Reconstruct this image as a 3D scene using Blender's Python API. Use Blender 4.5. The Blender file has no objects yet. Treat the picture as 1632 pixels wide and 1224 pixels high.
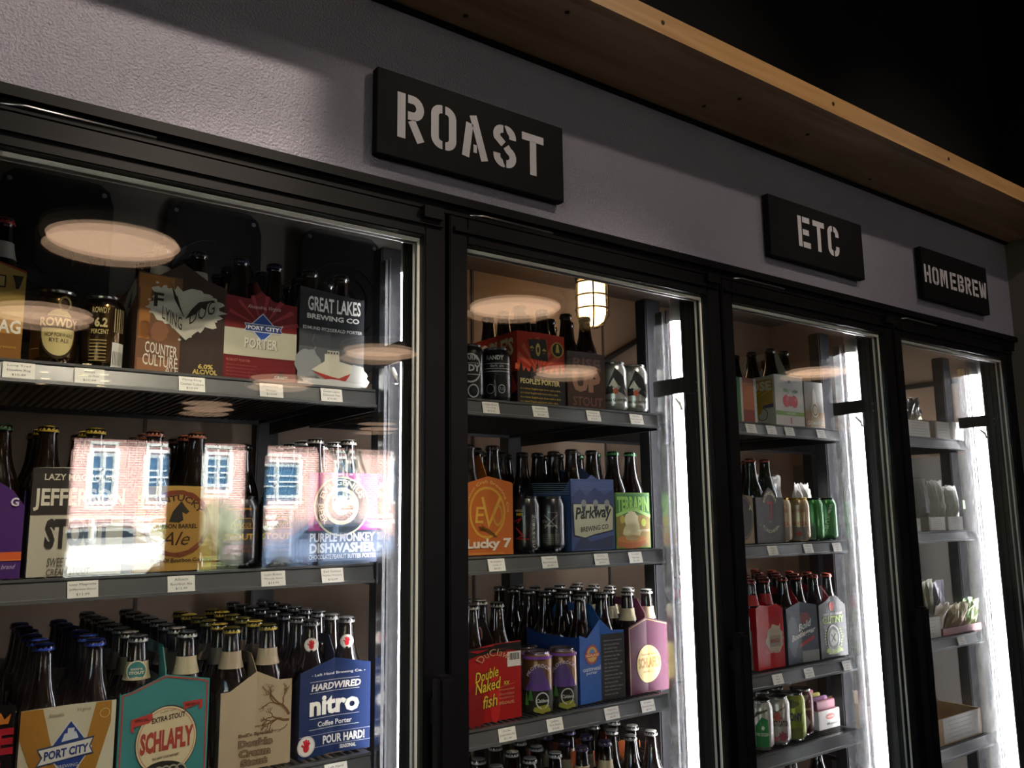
import bpy, bmesh, math, random
from mathutils import Vector, Matrix
random.seed(7)
S = bpy.context.scene
COL = S.collection
PI = math.pi

# ------------------------------------------------------------------ camera
W_PX, F_PX = 1632, 1341.1
cam_d = bpy.data.cameras.new('camera'); cam = bpy.data.objects.new('camera', cam_d); COL.objects.link(cam)
cam_d.sensor_fit = 'HORIZONTAL'; cam_d.sensor_width = 36.0; cam_d.lens = 36.0 * F_PX / W_PX
cam_d.clip_start = 0.02; cam_d.clip_end = 200
rt = Vector((0.8050, -0.5931, -0.0121)); dn = Vector((0.0814, 0.1307, -0.9881)); fw = Vector((0.5876, 0.7944, 0.1535))
CAM = Vector((-0.8396, -1.2778, 1.5002))
m = Matrix((rt, -dn, -fw)).transposed().to_4x4(); m.translation = CAM
cam.matrix_world = m
S.camera = cam

# ------------------------------------------------------------------ world, sun, exposure
wd = bpy.data.worlds.new('sky'); S.world = wd; wd.use_nodes = True
nt = wd.node_tree; bg = nt.nodes['Background']
sky = nt.nodes.new('ShaderNodeTexSky'); sky.sky_type = 'NISHITA'; sky.sun_disc = False
sky.sun_elevation = math.radians(40); sky.sun_rotation = math.radians(200); sky.air_density = 1.0; sky.ozone_density = 3.0
nt.links.new(sky.outputs['Color'], bg.inputs['Color']); bg.inputs['Strength'].default_value = 0.75
sd = bpy.data.lights.new('sun', 'SUN'); sd.energy = 75; sd.angle = 0.009; sd.color = (1, .98, .96)
so = bpy.data.objects.new('sun', sd); COL.objects.link(so)
so.rotation_euler = Vector((-0.35, -0.8, -0.62)).to_track_quat('-Z', 'Y').to_euler(); so.location = (0, 10, 20)
vs = S.view_settings
vs.view_transform = 'Standard'; vs.look = 'None'; vs.gamma = 1.0; vs.use_curve_mapping = False; vs.exposure = 0.0
S.cycles.use_denoising = True
S.cycles.transparent_max_bounces = 32; S.cycles.max_bounces = 10; S.cycles.glossy_bounces = 5; S.cycles.diffuse_bounces = 4
S.cycles.caustics_reflective = False; S.cycles.caustics_refractive = False
S.cycles.sample_clamp_indirect = 30.0

# ------------------------------------------------------------------ materials
MATS = {}
def srgb(c):
    if isinstance(c, str):
        c = tuple(int(c[i:i + 2], 16) / 255 for i in (0, 2, 4))
    return tuple((x / 12.92 if x <= .04045 else ((x + .055) / 1.055) ** 2.4) for x in c)
def mat(name, col='808080', rough=.5, metal=0., emit=0., emit_col=None, coat=0., bump=None, noise=None, spec=.5, trans=0.):
    key = (name, col, rough, metal, emit, coat, bump, noise, spec)
    if key in MATS: return MATS[key]
    mt = bpy.data.materials.new(name); mt.use_nodes = True
    n, l = mt.node_tree.nodes, mt.node_tree.links
    b = n['Principled BSDF']; c = srgb(col)
    b.inputs['Base Color'].default_value = (*c, 1); b.inputs['Roughness'].default_value = rough; b.inputs['Metallic'].default_value = metal
    b.inputs['Coat Weight'].default_value = coat; b.inputs['Coat Roughness'].default_value = .15
    b.inputs['Specular IOR Level'].default_value = spec; b.inputs['Transmission Weight'].default_value = trans
    if emit:
        b.inputs['Emission Color'].default_value = (*srgb(emit_col or col), 1); b.inputs['Emission Strength'].default_value = emit
    if noise or bump:
        tc = n.new('ShaderNodeTexCoord')
    if noise:                                   # (scale, amount): slow colour variation of the thing itself
        t = n.new('ShaderNodeTexNoise'); t.inputs['Scale'].default_value = noise[0]; t.inputs['Detail'].default_value = 4
        l.new(tc.outputs['Object'], t.inputs['Vector'])
        mx = n.new('ShaderNodeMix'); mx.data_type = 'RGBA'
        a = noise[1]
        mx.inputs['A'].default_value = (*[x * (1 - a) for x in c], 1); mx.inputs['B'].default_value = (*[min(1, x * (1 + a)) for x in c], 1)
        l.new(t.outputs['Fac'], mx.inputs['Factor']); l.new(mx.outputs['Result'], b.inputs['Base Color'])
    if bump:                                    # (scale, strength, distance)
        t = n.new('ShaderNodeTexNoise'); t.inputs['Scale'].default_value = bump[0]; t.inputs['Detail'].default_value = 3
        l.new(tc.outputs['Object'], t.inputs['Vector'])
        bp = n.new('ShaderNodeBump'); bp.inputs['Strength'].default_value = bump[1]; bp.inputs['Distance'].default_value = bump[2]
        l.new(t.outputs['Fac'], bp.inputs['Height']); l.new(bp.outputs['Normal'], b.inputs['Normal'])
    MATS[key] = mt
    return mt
def ink(col, rough=.42): return mat('ink_' + col, col, rough, spec=.3)
def glass_mat(name, tint=(1, 1, 1), r0=.042, rough=0.0):
    mt = bpy.data.materials.new(name); mt.use_nodes = True
    n, l = mt.node_tree.nodes, mt.node_tree.links
    n.remove(n['Principled BSDF']); out = n['Material Output']
    lw = n.new('ShaderNodeLayerWeight'); lw.inputs['Blend'].default_value = .5
    pw = n.new('ShaderNodeMath'); pw.operation = 'POWER'; pw.inputs[1].default_value = 5
    ma = n.new('ShaderNodeMath'); ma.operation = 'MULTIPLY_ADD'; ma.inputs[1].default_value = 1 - r0; ma.inputs[2].default_value = r0
    tr = n.new('ShaderNodeBsdfTransparent'); tr.inputs['Color'].default_value = (*tint, 1)
    gl = n.new('ShaderNodeBsdfGlossy'); gl.inputs['Roughness'].default_value = rough
    mx = n.new('ShaderNodeMixShader')
    l.new(lw.outputs['Facing'], pw.inputs[0]); l.new(pw.outputs[0], ma.inputs[0]); l.new(ma.outputs[0], mx.inputs[0])
    l.new(tr.outputs[0], mx.inputs[1]); l.new(gl.outputs[0], mx.inputs[2]); l.new(mx.outputs[0], out.inputs['Surface'])
    return mt
def wood_mat(name, c1, c2, axis_scale=(2, 30, 30), rough=.5):
    mt = bpy.data.materials.new(name); mt.use_nodes = True
    n, l = mt.node_tree.nodes, mt.node_tree.links; b = n['Principled BSDF']
    tc = n.new('ShaderNodeTexCoord'); mp = n.new('ShaderNodeMapping'); mp.inputs['Scale'].default_value = axis_scale
    t = n.new('ShaderNodeTexNoise'); t.inputs['Scale'].default_value = 1; t.inputs['Detail'].default_value = 6; t.inputs['Distortion'].default_value = 1.2
    cr = n.new('ShaderNodeValToRGB'); cr.color_ramp.elements[0].position = .3; cr.color_ramp.elements[1].position = .75
    cr.color_ramp.elements[0].color = (*srgb(c1), 1); cr.color_ramp.elements[1].color = (*srgb(c2), 1)
    l.new(tc.outputs['Object'], mp.inputs['Vector']); l.new(mp.outputs[0], t.inputs['Vector']); l.new(t.outputs['Fac'], cr.inputs[0])
    l.new(cr.outputs[0], b.inputs['Base Color']); b.inputs['Roughness'].default_value = rough
    return mt
def brick_mat(name):
    mt = bpy.data.materials.new(name); mt.use_nodes = True
    n, l = mt.node_tree.nodes, mt.node_tree.links; b = n['Principled BSDF']
    tc = n.new('ShaderNodeTexCoord'); mp = n.new('ShaderNodeMapping'); mp.inputs['Rotation'].default_value = (PI / 2, 0, 0)
    t = n.new('ShaderNodeTexBrick'); t.inputs['Scale'].default_value = 1.0
    t.inputs['Brick Width'].default_value = .23; t.inputs['Row Height'].default_value = .085; t.inputs['Mortar Size'].default_value = .012
    t.inputs['Color1'].default_value = (*srgb('a06e68'), 1); t.inputs['Color2'].default_value = (*srgb('8a5654'), 1); t.inputs['Mortar'].default_value = (*srgb('c8bab4'), 1)
    l.new(tc.outputs['Object'], mp.inputs['Vector']); l.new(mp.outputs[0], t.inputs['Vector']); l.new(t.outputs['Color'], b.inputs['Base Color'])
    b.inputs['Roughness'].default_value = .85
    return mt

# ------------------------------------------------------------------ mesh helpers
def link_mesh(name, verts, faces, mt, parent=None, smooth=False, loc=None, rotz=0):
    me = bpy.data.meshes.new(name); me.from_pydata([tuple(v) for v in verts], [], faces)
    if mt: me.materials.append(mt)
    if smooth:
        for p in me.polygons: p.use_smooth = True
    return link_data(name, me, parent, loc, rotz)
def link_data(name, me, parent=None, loc=None, rotz=0):
    o = bpy.data.objects.new(name, me); COL.objects.link(o)
    if parent: o.parent = parent
    if loc is not None: o.location = loc
    if rotz: o.rotation_euler = (0, 0, rotz)
    return o
def box_vf(x0, x1, y0, y1, z0, z1, base=0):
    v = [(x0, y0, z0), (x1, y0, z0), (x1, y1, z0), (x0, y1, z0), (x0, y0, z1), (x1, y0, z1), (x1, y1, z1), (x0, y1, z1)]
    f = [(0, 3, 2, 1), (4, 5, 6, 7), (0, 1, 5, 4), (1, 2, 6, 5), (2, 3, 7, 6), (3, 0, 4, 7)]
    return v, [tuple(i + base for i in q) for q in f]
def boxes(name, bl, mt, parent=None, loc=None, rotz=0, bevel=0):
    V, F = [], []
    for b in bl:
        v, f = box_vf(*b, base=len(V)); V += v; F += f
    o = link_mesh(name, V, F, mt, parent, loc=loc, rotz=rotz)
    if bevel:
        bm = bmesh.new(); bm.from_mesh(o.data)
        bmesh.ops.bevel(bm, geom=bm.edges[:], offset=bevel, segments=2, affect='EDGES'); bm.to_mesh(o.data); bm.free()
    return o
def box(name, x0, x1, y0, y1, z0, z1, mt, parent=None, loc=None, rotz=0, bevel=0):
    return boxes(name, [(x0, x1, y0, y1, z0, z1)], mt, parent, loc, rotz, bevel)
def lathe_me(name, prof, mt, seg=20, smooth=True, crimp=None, cap0=True, cap1=True):
    """prof: list of (r, z); crimp: (set of ring indices, factor) pinches every other vertex"""
    V, F = [], []
    for i, (r, z) in enumerate(prof):
        for k in range(seg):
            a = 2 * PI * k / seg; rr = r
            if crimp and i in crimp[0] and k % 2: rr = r * crimp[1]
            V.append((rr * math.cos(a), rr * math.sin(a), z))
    for i in range(len(prof) - 1):
        for k in range(seg):
            k2 = (k + 1) % seg
            F.append((i * seg + k, i * seg + k2, (i + 1) * seg + k2, (i + 1) * seg + k))
    if cap0: F.append(tuple(reversed(range(seg))))
    if cap1: F.append(tuple(range((len(prof) - 1) * seg, len(prof) * seg)))
    me = bpy.data.meshes.new(name); me.from_pydata(V, [], F); me.materials.append(mt)
    if smooth:
        for p in me.polygons: p.use_smooth = len(p.vertices) == 4
    return me
def tube_vf(path, r, seg=8, base=0):
    V, F = [], []
    P = [Vector(p) for p in path]
    for i, p in enumerate(P):
        d = (P[min(i + 1, len(P) - 1)] - P[max(i - 1, 0)]).normalized()
        up = Vector((0, 0, 1)) if abs(d.z) < .9 else Vector((1, 0, 0))
        a = d.cross(up).normalized(); b = d.cross(a).normalized()
        rr = r[i] if isinstance(r, (list, tuple)) else r
        for k in range(seg):
            t = 2 * PI * k / seg; V.append(p + (a * math.cos(t) + b * math.sin(t)) * rr)
    n = len(P)
    for i in range(n - 1):
        for k in range(seg):
            k2 = (k + 1) % seg
            F.append((base + i * seg + k, base + i * seg + k2, base + (i + 1) * seg + k2, base + (i + 1) * seg + k))
    F.append(tuple(base + k for k in reversed(range(seg)))); F.append(tuple(base + (n - 1) * seg + k for k in range(seg)))
    return V, F
def tubes(name, paths, r, mt, parent=None, seg=8, loc=None, smooth=True):
    V, F = [], []
    for p in paths:
        v, f = tube_vf(p, r, seg, len(V)); V += v; F += f
    return link_mesh(name, V, F, mt, parent, smooth, loc)
def tag(o, label=None, cat=None, group=None, kind=None):
    if label: o['label'] = label
    if cat: o['category'] = cat
    if group: o['group'] = group
    if kind: o['kind'] = kind
    return o
def empty(name, loc, rotz=0):
    o = bpy.data.objects.new(name, None); COL.objects.link(o); o.location = loc; o.rotation_euler = (0, 0, rotz); o.empty_display_size = .05
    return o
def strip_panel(name, cols, th, mt, parent, flip=False):
    """upright panel: cols = [(x, y, z0, z1)...], thickness th towards +y (towards +x when the panel runs along y: flip)"""
    V, F = [], []
    d = (th, 0) if flip else (0, th)
    for x, y, z0, z1 in cols:
        V += [(x, y, z0), (x, y, z1), (x + d[0], y + d[1], z0), (x + d[0], y + d[1], z1)]
    n = len(cols)
    for i in range(n - 1):
        a, b = 4 * i, 4 * (i + 1)
        F += [(a, b, b + 1, a + 1), (a + 2, a + 3, b + 3, b + 2), (a + 1, b + 1, b + 3, a + 3), (a, a + 2, b + 2, b)]
    F += [(0, 1, 3, 2), (4 * n - 4, 4 * n - 2, 4 * n - 1, 4 * n - 3)]
    return link_mesh(name, V, F, mt, parent)

# ------------------------------------------------------------------ print: lettering, emblems and stripes laid on a surface
_TXT = {}
def text_raw(s, bold=0., shear=0.):
    k = (s, bold, shear)
    if k in _TXT: return _TXT[k]
    c = bpy.data.curves.new('lettering', 'FONT'); c.body = s; c.resolution_u = 2; c.offset = bold; c.shear = shear; c.fill_mode = 'FRONT'
    o = bpy.data.objects.new('lettering', c); me = o.to_mesh()
    V = [(v.co.x, v.co.y) for v in me.vertices]; F = [tuple(p.vertices) for p in me.polygons if p.normal.z > 0 or True]
    o.to_mesh_clear(); bpy.data.objects.remove(o); bpy.data.curves.remove(c)
    x0 = min(v[0] for v in V); x1 = max(v[0] for v in V); y0 = min(v[1] for v in V); y1 = max(v[1] for v in V)
    V = [((x - x0) / (x1 - x0), (y - y0) / (y1 - y0)) for x, y in V]
    _TXT[k] = (V, F, (x1 - x0) / (y1 - y0)); return _TXT[k]
def poly2d(pts):
    from mathutils.geometry import tessellate_polygon
    return [tuple(p) for p in pts], [tuple(t) for t in tessellate_polygon([[Vector((p[0], p[1], 0)) for p in pts]])]
def stroke2d(paths, w):
    """thick polylines -> quads with mitred corners"""
    V, F = [], []
    for path in paths:
        P = [Vector(p) for p in path]; n = len(P); base = len(V)
        for i in range(n):
            a = (P[i] - P[i - 1]).normalized() if i else (P[1] - P[0]).normalized()
            b = (P[i + 1] - P[i]).normalized() if i < n - 1 else a
            t = (a + b)
            t = t.normalized() if t.length > 1e-6 else a
            nn = Vector((-t.y, t.x)); k = max(.5, nn.dot(Vector((-a.y, a.x))))
            V += [tuple(P[i] + nn * (w / 2 / k)), tuple(P[i] - nn * (w / 2 / k))]
        for i in range(n - 1):
            q = base + 2 * i; F.append((q + 1, q + 3, q + 2, q))
    return V, F
def ellipse2d(uc, vc, ru, rv, r_in=0., seg=28, rings=4, wob=0., a0=0, a1=2 * PI):
    V, F = [], []
    rnd = random.Random(int(uc * 1000 + ru * 777))
    wo = [1 + wob * rnd.uniform(-1, 1) for _ in range(seg + 1)]
    full = abs(a1 - a0 - 2 * PI) < 1e-6
    N = seg if full else seg + 1
    rr = [r_in + (1 - r_in) * i / (rings if not r_in else 1) for i in range((rings if not r_in else 1) + 1)]
    for r in rr:
        for k in range(N):
            a = a0 + (a1 - a0) * k / seg
            q = 1 + (wo[k % seg] - 1) * r
            V.append((uc + ru * r * q * math.cos(a), vc + rv * r * q * math.sin(a)))
    for i in range(len(rr) - 1):
        for k in range(seg):
            k2 = (k + 1) % N if full else k + 1
            F.append((i * N + k, (i + 1) * N + k, (i + 1) * N + k2, i * N + k2))
    return V, F
class Surface:
    """w, h: size in metres; fn(x, z, lift) -> local point; x measured from the left edge; cuts: x positions to fold along"""
    def __init__(s, parent, w, h, fn, cuts=()): s.parent, s.w, s.h, s.fn, s.cuts = parent, w, h, fn, cuts
    def put(s, name, V, F, col, lay, label=None, rough=.42):
        """V in u,v fractions"""
        bm = bmesh.new()
        vs = [bm.verts.new((u * s.w, v * s.h, 0)) for u, v in V]
        for f in F:
            if len(set(f)) < 3: continue
            try: bm.faces.new([vs[i] for i in f])
            except ValueError: pass
        for c in s.cuts:
            bmesh.ops.bisect_plane(bm, geom=bm.verts[:] + bm.edges[:] + bm.faces[:], plane_co=(c, 0, 0), plane_no=(1, 0, 0))
        for v in bm.verts: v.co = s.fn(v.co.x, v.co.y, .0005 + .00035 * lay)
        me = bpy.data.meshes.new(name); bm.to_mesh(me); bm.free()
        me.materials.append(col if not isinstance(col, str) else ink(col, rough))
        return link_data(name, me, s.parent)
    def rect(s, u0, v0, u1, v1, col, lay=1, name='stripe', rough=.42): return s.put(name, [(u0, v0), (u1, v0), (u1, v1), (u0, v1)], [(0, 1, 2, 3)], col, lay, rough=rough)
    def poly(s, pts, col, lay=1, name='emblem'):
        V, F = poly2d(pts); return s.put(name, V, F, col, lay)
    def ell(s, uc, vc, ru, rv, col, lay=1, r_in=0., wob=0., name='emblem', a0=0, a1=2 * PI, seg=28):
        V, F = ellipse2d(uc, vc, ru, rv, r_in, seg, 4, wob, a0, a1); return s.put(name, V, F, col, lay)
    def line(s, paths, w, col, lay=2, name='line_drawing'):
        """w in fractions of the width, kept square"""
        k = s.h / s.w
        V, F = stroke2d([[(u, v * k) for u, v in p] for p in paths], w)
        return s.put(name, [(u, v / k) for u, v in V], F, col, lay)
    def text(s, t, u0, v0, u1, v1, col, bold=0., shear=0., lay=3, slope=0., name='lettering'):
        V, F, _ = text_raw(t, bold, shear)
        return s.put(name, [(u0 + x * (u1 - u0), v0 + y * (v1 - v0) + slope * x) for x, y in V], F, col, lay)
    def arc(s, t, uc, vc, ru, rv, hgt, a_mid, span, col, bold=0., lay=3, under=False):
        """lettering along an ellipse arc; angles in degrees, hgt a fraction of the radius"""
        V, F, _ = text_raw(t, bold)
        out = []
        for x, y in V:
            if not under: a = math.radians(a_mid + span / 2 - span * x); q = 1 + hgt * y
            else: a = math.radians(a_mid - span / 2 + span * x); q = 1 + hgt * (1 - y)
            out.append((uc + ru * q * math.cos(a), vc + rv * q * math.sin(a)))
        return s.put('lettering', out, F, col, lay)

# ------------------------------------------------------------------ common materials
M_FRAME = mat('black_anodised', '070709', .45, .0, spec=.12, noise=(8, .15))
M_RUB = mat('black_rubber', '0e0e10', .6)
M_SHELF = mat('grey_black_shelf', '2a2b2e', .4, spec=.4, noise=(20, .1))
M_CHAN = mat('grey_price_channel', '505255', .3, spec=.5)
M_WHITE = mat('white_plastic', 'dcdcd8', .4)
M_PAPER = mat('white_card', 'e6e4de', .6)
M_ALU = mat('aluminium', 'b8babc', .3, 1.)
M_STEEL = mat('bright_steel', 'd2d2d0', .22, 1.)
M_KRAFT = mat('kraft_card', 'a8845c', .75, noise=(30, .12))
M_GLASS = glass_mat('door_glass', (.985, .99, .985), .043)
M_TUBE = mat('lit_fluorescent_tube', 'ffffff', .5, emit=42, emit_col='f6f2fa')
M_SPACER = mat('grey_glass_spacer', 'dcdad2', .45, bump=(400, .5, .002))
P_DOOR, G_DOOR, Z_TOP = .76, .6646, 2.0
def door_left(n): return (n - 2) * P_DOOR
E_X = 2.294

# ------------------------------------------------------------------ the shop: header wall, soffit, ceiling, floor, other walls
M_HEAD = mat('stippled_grey_paint', '767482', .38, bump=(240, .8, .004), noise=(3, .05))
M_DARK = mat('black_ceiling_paint', '070707', .9, spec=.2)
M_BEIGE = mat('brown_grey_plaster', '4c4642', .8, bump=(80, .3, .004))
M_WOODU = wood_mat('plywood', 'b49060', 'e0bc8c', (1.5, 14, 14), .6)
M_WOODF = wood_mat('pine_edge', '9c7446', 'bc9260', (2, 25, 40), .5)
st = lambda o: tag(o, kind='structure')
st(box('wall_header', -4.0, 2.297, .0, .06, 2.0914, 2.437, M_HEAD))
st(box('wall_above', -4.0, 2.297, .0, .06, 2.437, 3.4, M_DARK))
st(box('wall_front', -4.0, -.815, .0, .06, 0, 2.0914, M_FRAME))
st(box('wall_right', 2.297, 2.42, -.55, .06, 0, 2.5, M_BEIGE))
st(box('wall_right_upper', 2.297, 2.42, -.55, .06, 2.5, 3.4, M_DARK))
st(box('wall_beyond', 2.42, 10, -.02, .1, 0, 3.4, M_DARK))
st(box('wall_side', 10, 10.1, -12, 0, 0, 3.4, M_DARK))
st(boxes('wall_left', [(-4.1, -4, -12, -6.2, 0, 3.4), (-4.1, -4, -2.2, 1.2, 0, 3.4), (-4.1, -4, -6.2, -2.2, 0, .5), (-4.1, -4, -6.2, -2.2, 2.9, 3.4)], mat('warm_grey_paint', '565250', .8)))  # opening cut for the added fill window
w4 = st(empty('window_4', (-4.05, -4.2, .5)))  # added window, out of view, lets in bluish sky light as ambient fill
boxes('window_frame', [(-.04, .04, -2, -1.95, 0, 2.4), (-.04, .04, 1.95, 2, 0, 2.4), (-.04, .04, -1.95, 1.95, 0, .05), (-.04, .04, -1.95, 1.95, 2.35, 2.4), (-.04, .04, -.03, .03, .05, 2.35)], mat('window_frame_paint', '22242a', .5), w4)
for ya, yb in ((-1.95, -.03), (.03, 1.95)): box('pane', -.004, .004, ya, yb, .05, 2.35, glass_mat('fill_window_glass', (.97, .98, .97), .03), w4)
st(box('ceiling', -4, 10, -12.2, 1.3, 3.4, 3.5, M_DARK))
st(box('floor', -4, 10, -12, 1.3, -.1, 0, mat('dark_wood_floor', '1c1714', .9, spec=.05, noise=(4, .3))))
sof = st(empty('trim_soffit', (0, 0, 2.436)))
box('soffit_board', -3.9, 2.296, -.203, -.001, .0, .02, M_WOODU, sof)
box('fascia_board', -3.9, 2.296, -.226, -.2035, -.003, .045, M_WOODF, sof)
box('shadow_gap_batten', -3.9, 2.296, -.012, -.001, -.008, -.0005, M_FRAME, sof)
for x, y in ((-.03, -.05), (.12, -.17), (.62, -.07), (.66, -.14), (.95, -.12), (1.35, -.05)):
    link_data('screw', lathe_me('screw', [(.005, -.0012), (.005, .001)], mat('dark_hole', '2a1a0c', .8), 8), sof, (x, y, 0))
for x in (.32, .9, 1.45):
    sc = link_data('screw', lathe_me('screw', [(.005, -.0012), (.005, .001)], mat('dark_hole', '2a1a0c', .8), 8), sof, (x, -.2262, .022)); sc.rotation_euler = (PI / 2, 0, 0)

# street wall with three window openings
wz0, wz1 = .72, 2.62
WIN = [(1.22, 2.62), (3.05, 3.8), (4.05, 6.5)]
ws = []
xs = [-4] + [v for w in WIN for v in w] + [10]
for i in range(0, len(xs), 2): ws.append((xs[i], xs[i + 1], -12.15, -12, 0, 3.4))
for a, b in WIN: ws += [(a, b, -12.15, -12, 0, wz0), (a, b, -12.15, -12, wz1, 3.4)]
st(boxes('wall_street', ws, mat('dark_wall_paint', '34302e', .8)))
M_WFR = mat('window_frame_paint', '22242a', .5)
M_WGL = glass_mat('window_glass', (.97, .98, .97), .03)
for i, (a, b) in enumerate(WIN):
    w = st(empty('window_%d' % (i + 1), ((a + b) / 2, -12.07, wz0)))
    hw, hh = (b - a) / 2, wz1 - wz0
    boxes('window_frame', [(-hw, -hw + .05, -.04, .04, 0, hh), (hw - .05, hw, -.04, .04, 0, hh), (-hw + .05, hw - .05, -.04, .04, 0, .05), (-hw + .05, hw - .05, -.04, .04, hh - .05, hh)], M_WFR, w)
    if i == 2: box('mullion', -.28, -.22, -.04, .04, .05, hh - .05, M_WFR, w)
    for p0, p1 in ([(-hw + .05, -.28), (-.22, hw - .05)] if i == 2 else [(-hw + .05, hw - .05)]):
        box('pane', p0, p1, -.004, .004, .05, hh - .05, M_WGL, w)

# ------------------------------------------------------------------ the cooler: shell, frame, doors
M_CWALL = mat('cooler_wall_panel', 'ac947c', .55, noise=(2, .08), bump=(90, .1, .002))
st(box('wall_back', -1.3, 2.42, 1.1, 1.16, .05, 2.35, M_CWALL))
st(box('wall_cooler_right', 2.42, 2.47, .06, 1.16, .05, 2.35, M_CWALL))
st(box('wall_cooler_left', -1.35, -1.3, .06, 1.16, .05, 2.35, M_CWALL))
st(box('ceiling_cooler', -1.3, 2.42, .06, 1.16, 2.35, 2.40, mat('cooler_ceiling_panel', '6c6056', .6)))
st(box('floor_cooler', -1.3, 2.42, .06, 1.1, .02, .05, mat('cooler_floor', '3a3a3c', .6)))
seam = mat('panel_seam', '5c5046', .7)
for i, x in enumerate((-.3, .75, 1.36, 1.95)): st(box('trim_%d' % (i + 1), x - .004, x + .004, 1.094, 1.1, .05, 2.35, seam))
cf = st(empty('trim_cooler_frame', (0, 0, 0)))
box('top_rail', -.815, E_X, .0, .06, 2.058, 2.0914, M_FRAME, cf)
box('top_rail_lip', -.815, E_X, -.012, -.0005, 2.074, 2.0905, M_FRAME, cf)
box('bottom_rail', -.815, E_X, .0, .06, .02, .14, M_FRAME, cf)
for n in (1, 2, 3, 4, 5):
    x = door_left(n) - .0477
    box('mullion', max(-.815, x - .014), x + .014 if n < 5 else E_X, .034, .06, .14, 2.058, M_FRAME, cf)
for n in (1, 2, 3, 4):
    x0 = door_left(n)
    d = st(empty('door_%d' % n, (x0, 0, 0)))
    fr, zb = .043, .15
    g = G_DOOR
    yf, yb = -.014, .031
    boxes('door_frame', [(-fr, -.004, yf, yb, zb, 2.05), (g, g + fr, yf, yb, zb, 2.05), (-.004, g, yf, yb, 2.0, 2.05), (-.004, g, yf, yb, zb, zb + .06)], M_FRAME, d, bevel=.002)
    box('frame_bead', -fr + .008, g + fr - .008, yf - .006, yf - .0003, 2.02, 2.028, M_FRAME, d)
    for k, y in enumerate((.000, .0135, .027)):
        p = box('pane', -.003, g - .0005, -.0015, .0015, -.95, .9, M_GLASS, d, loc=(0, y, 1.1 - .005))
        p.rotation_euler = (math.radians((0, .22, -.16)[k]), 0, math.radians((0, .05, .10)[k]) * (1 if n % 2 else -1))
    for y0, y1 in ((.004, .0075), (.0185, .022)):
        boxes('glass_spacer', [(-.002, g - .001, y0, y1, 1.992, 1.999), (g - .0055, g - .001, y0, y1, zb + .06, 1.993), (-.002, .002, y0, y1, zb + .06, 1.993)], M_SPACER, d)
    h = box('handle', g + .004, g + .036, -.058, -.03, .62, 1.24, M_FRAME, d, bevel=.006)
    for z in (.68, 1.18): box('handle_foot', g + .011, g + .029, -.0305, yf + .001, z - .02, z + .02, M_FRAME, h)
    box('hinge', g - .01, g + .03, -.03, -.0145, 2.03, 2.052, M_FRAME, d)
    tubes('torsion_rod', [[(.0, -.017, 2.056), (.03, -.017, 2.061), (.2, -.017, 2.060)]], .0022, M_ALU, d, 6)

# ------------------------------------------------------------------ light fixtures and posts behind every mullion
M_HOUS = mat('black_lamp_housing', '141416', .5)
M_REFL = mat('grey_lens_channel', 'b0b2b4', .22, .9)
for n in (1, 2, 3, 4):
    x0 = door_left(n)
    lab = ['behind the post between the first and second glass doors', 'seen behind the second glass door', 'seen behind the third glass door', 'seen behind the last glass door with the parcels'][n - 1]
    t = tag(empty('tube_light', (x0, 0, .25)), 'tall upright fluorescent tube light ' + lab, 'light fixture', 'upright tube lights between the doors')
    boxes('housing', [(.668, .740, .069, .075, 0, 1.80), (.734, .740, .075, .15, 0, 1.80)], M_HOUS, t)
    box('reflector', .7315, .7335, .08, .148, .02, 1.78, mat('white_reflector', 'c8c8c8', .4), t)
    link_data('fluorescent_tube', lathe_me('fluorescent_tube', [(.017, 0), (.017, 1.68)], M_TUBE, 14), t, (.712, .125, .04))
    for z in (.0, 1.72): link_data('tube_cap', lathe_me('tube_cap', [(.019, 0), (.019, .012), (.0172, .016), (.0172, .06)], M_WHITE, 14), t, (.712, .125, z))
    box('lens_rail', .660, .666, .128, .150, 0, 1.74, M_REFL, t)
    box('lens_rail', .660, .664, .112, .117, 0, 1.74, M_REFL, t)
    for z in (.2, 1.53):
        b = boxes('bracket', [(.655, .71, .060, .0685, z, z + .038), (.654, .6595, .060, .16, z, z + .038)], M_RUB, t, bevel=.0015)
        for dz in (.008, .028):
            r = link_data('rivet', lathe_me('rivet', [(.0045, 0), (.0045, .002), (.003, .004)], M_ALU, 10), b, (.702, .0598, z + dz)); r.rotation_euler = (PI / 2, 0, 0)
    c = tubes('clip', [[(.657, .09, 1.52), (.655, .075, 1.505), (.655, .07, 1.49)]], .004, M_WHITE, t)
    lab2 = ['first', 'second', 'third', 'last'][n - 1]
    for yy, nm in ((.22, 'front'), (.75, 'rear')):
        xx = (.70, .64)[nm == 'rear']
        tag(boxes('shelf_post', [(xx, xx + .055, yy, yy + .04, .05, (2.05, 2.02)[nm == 'rear'])], mat('black_post', '1a1a1c', .45), loc=(x0, 0, 0), bevel=.003),
            'black square %s shelf post at the far end of the %s door\'s shelves' % (nm, lab2), 'shelf post', 'cooler shelf posts')

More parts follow.
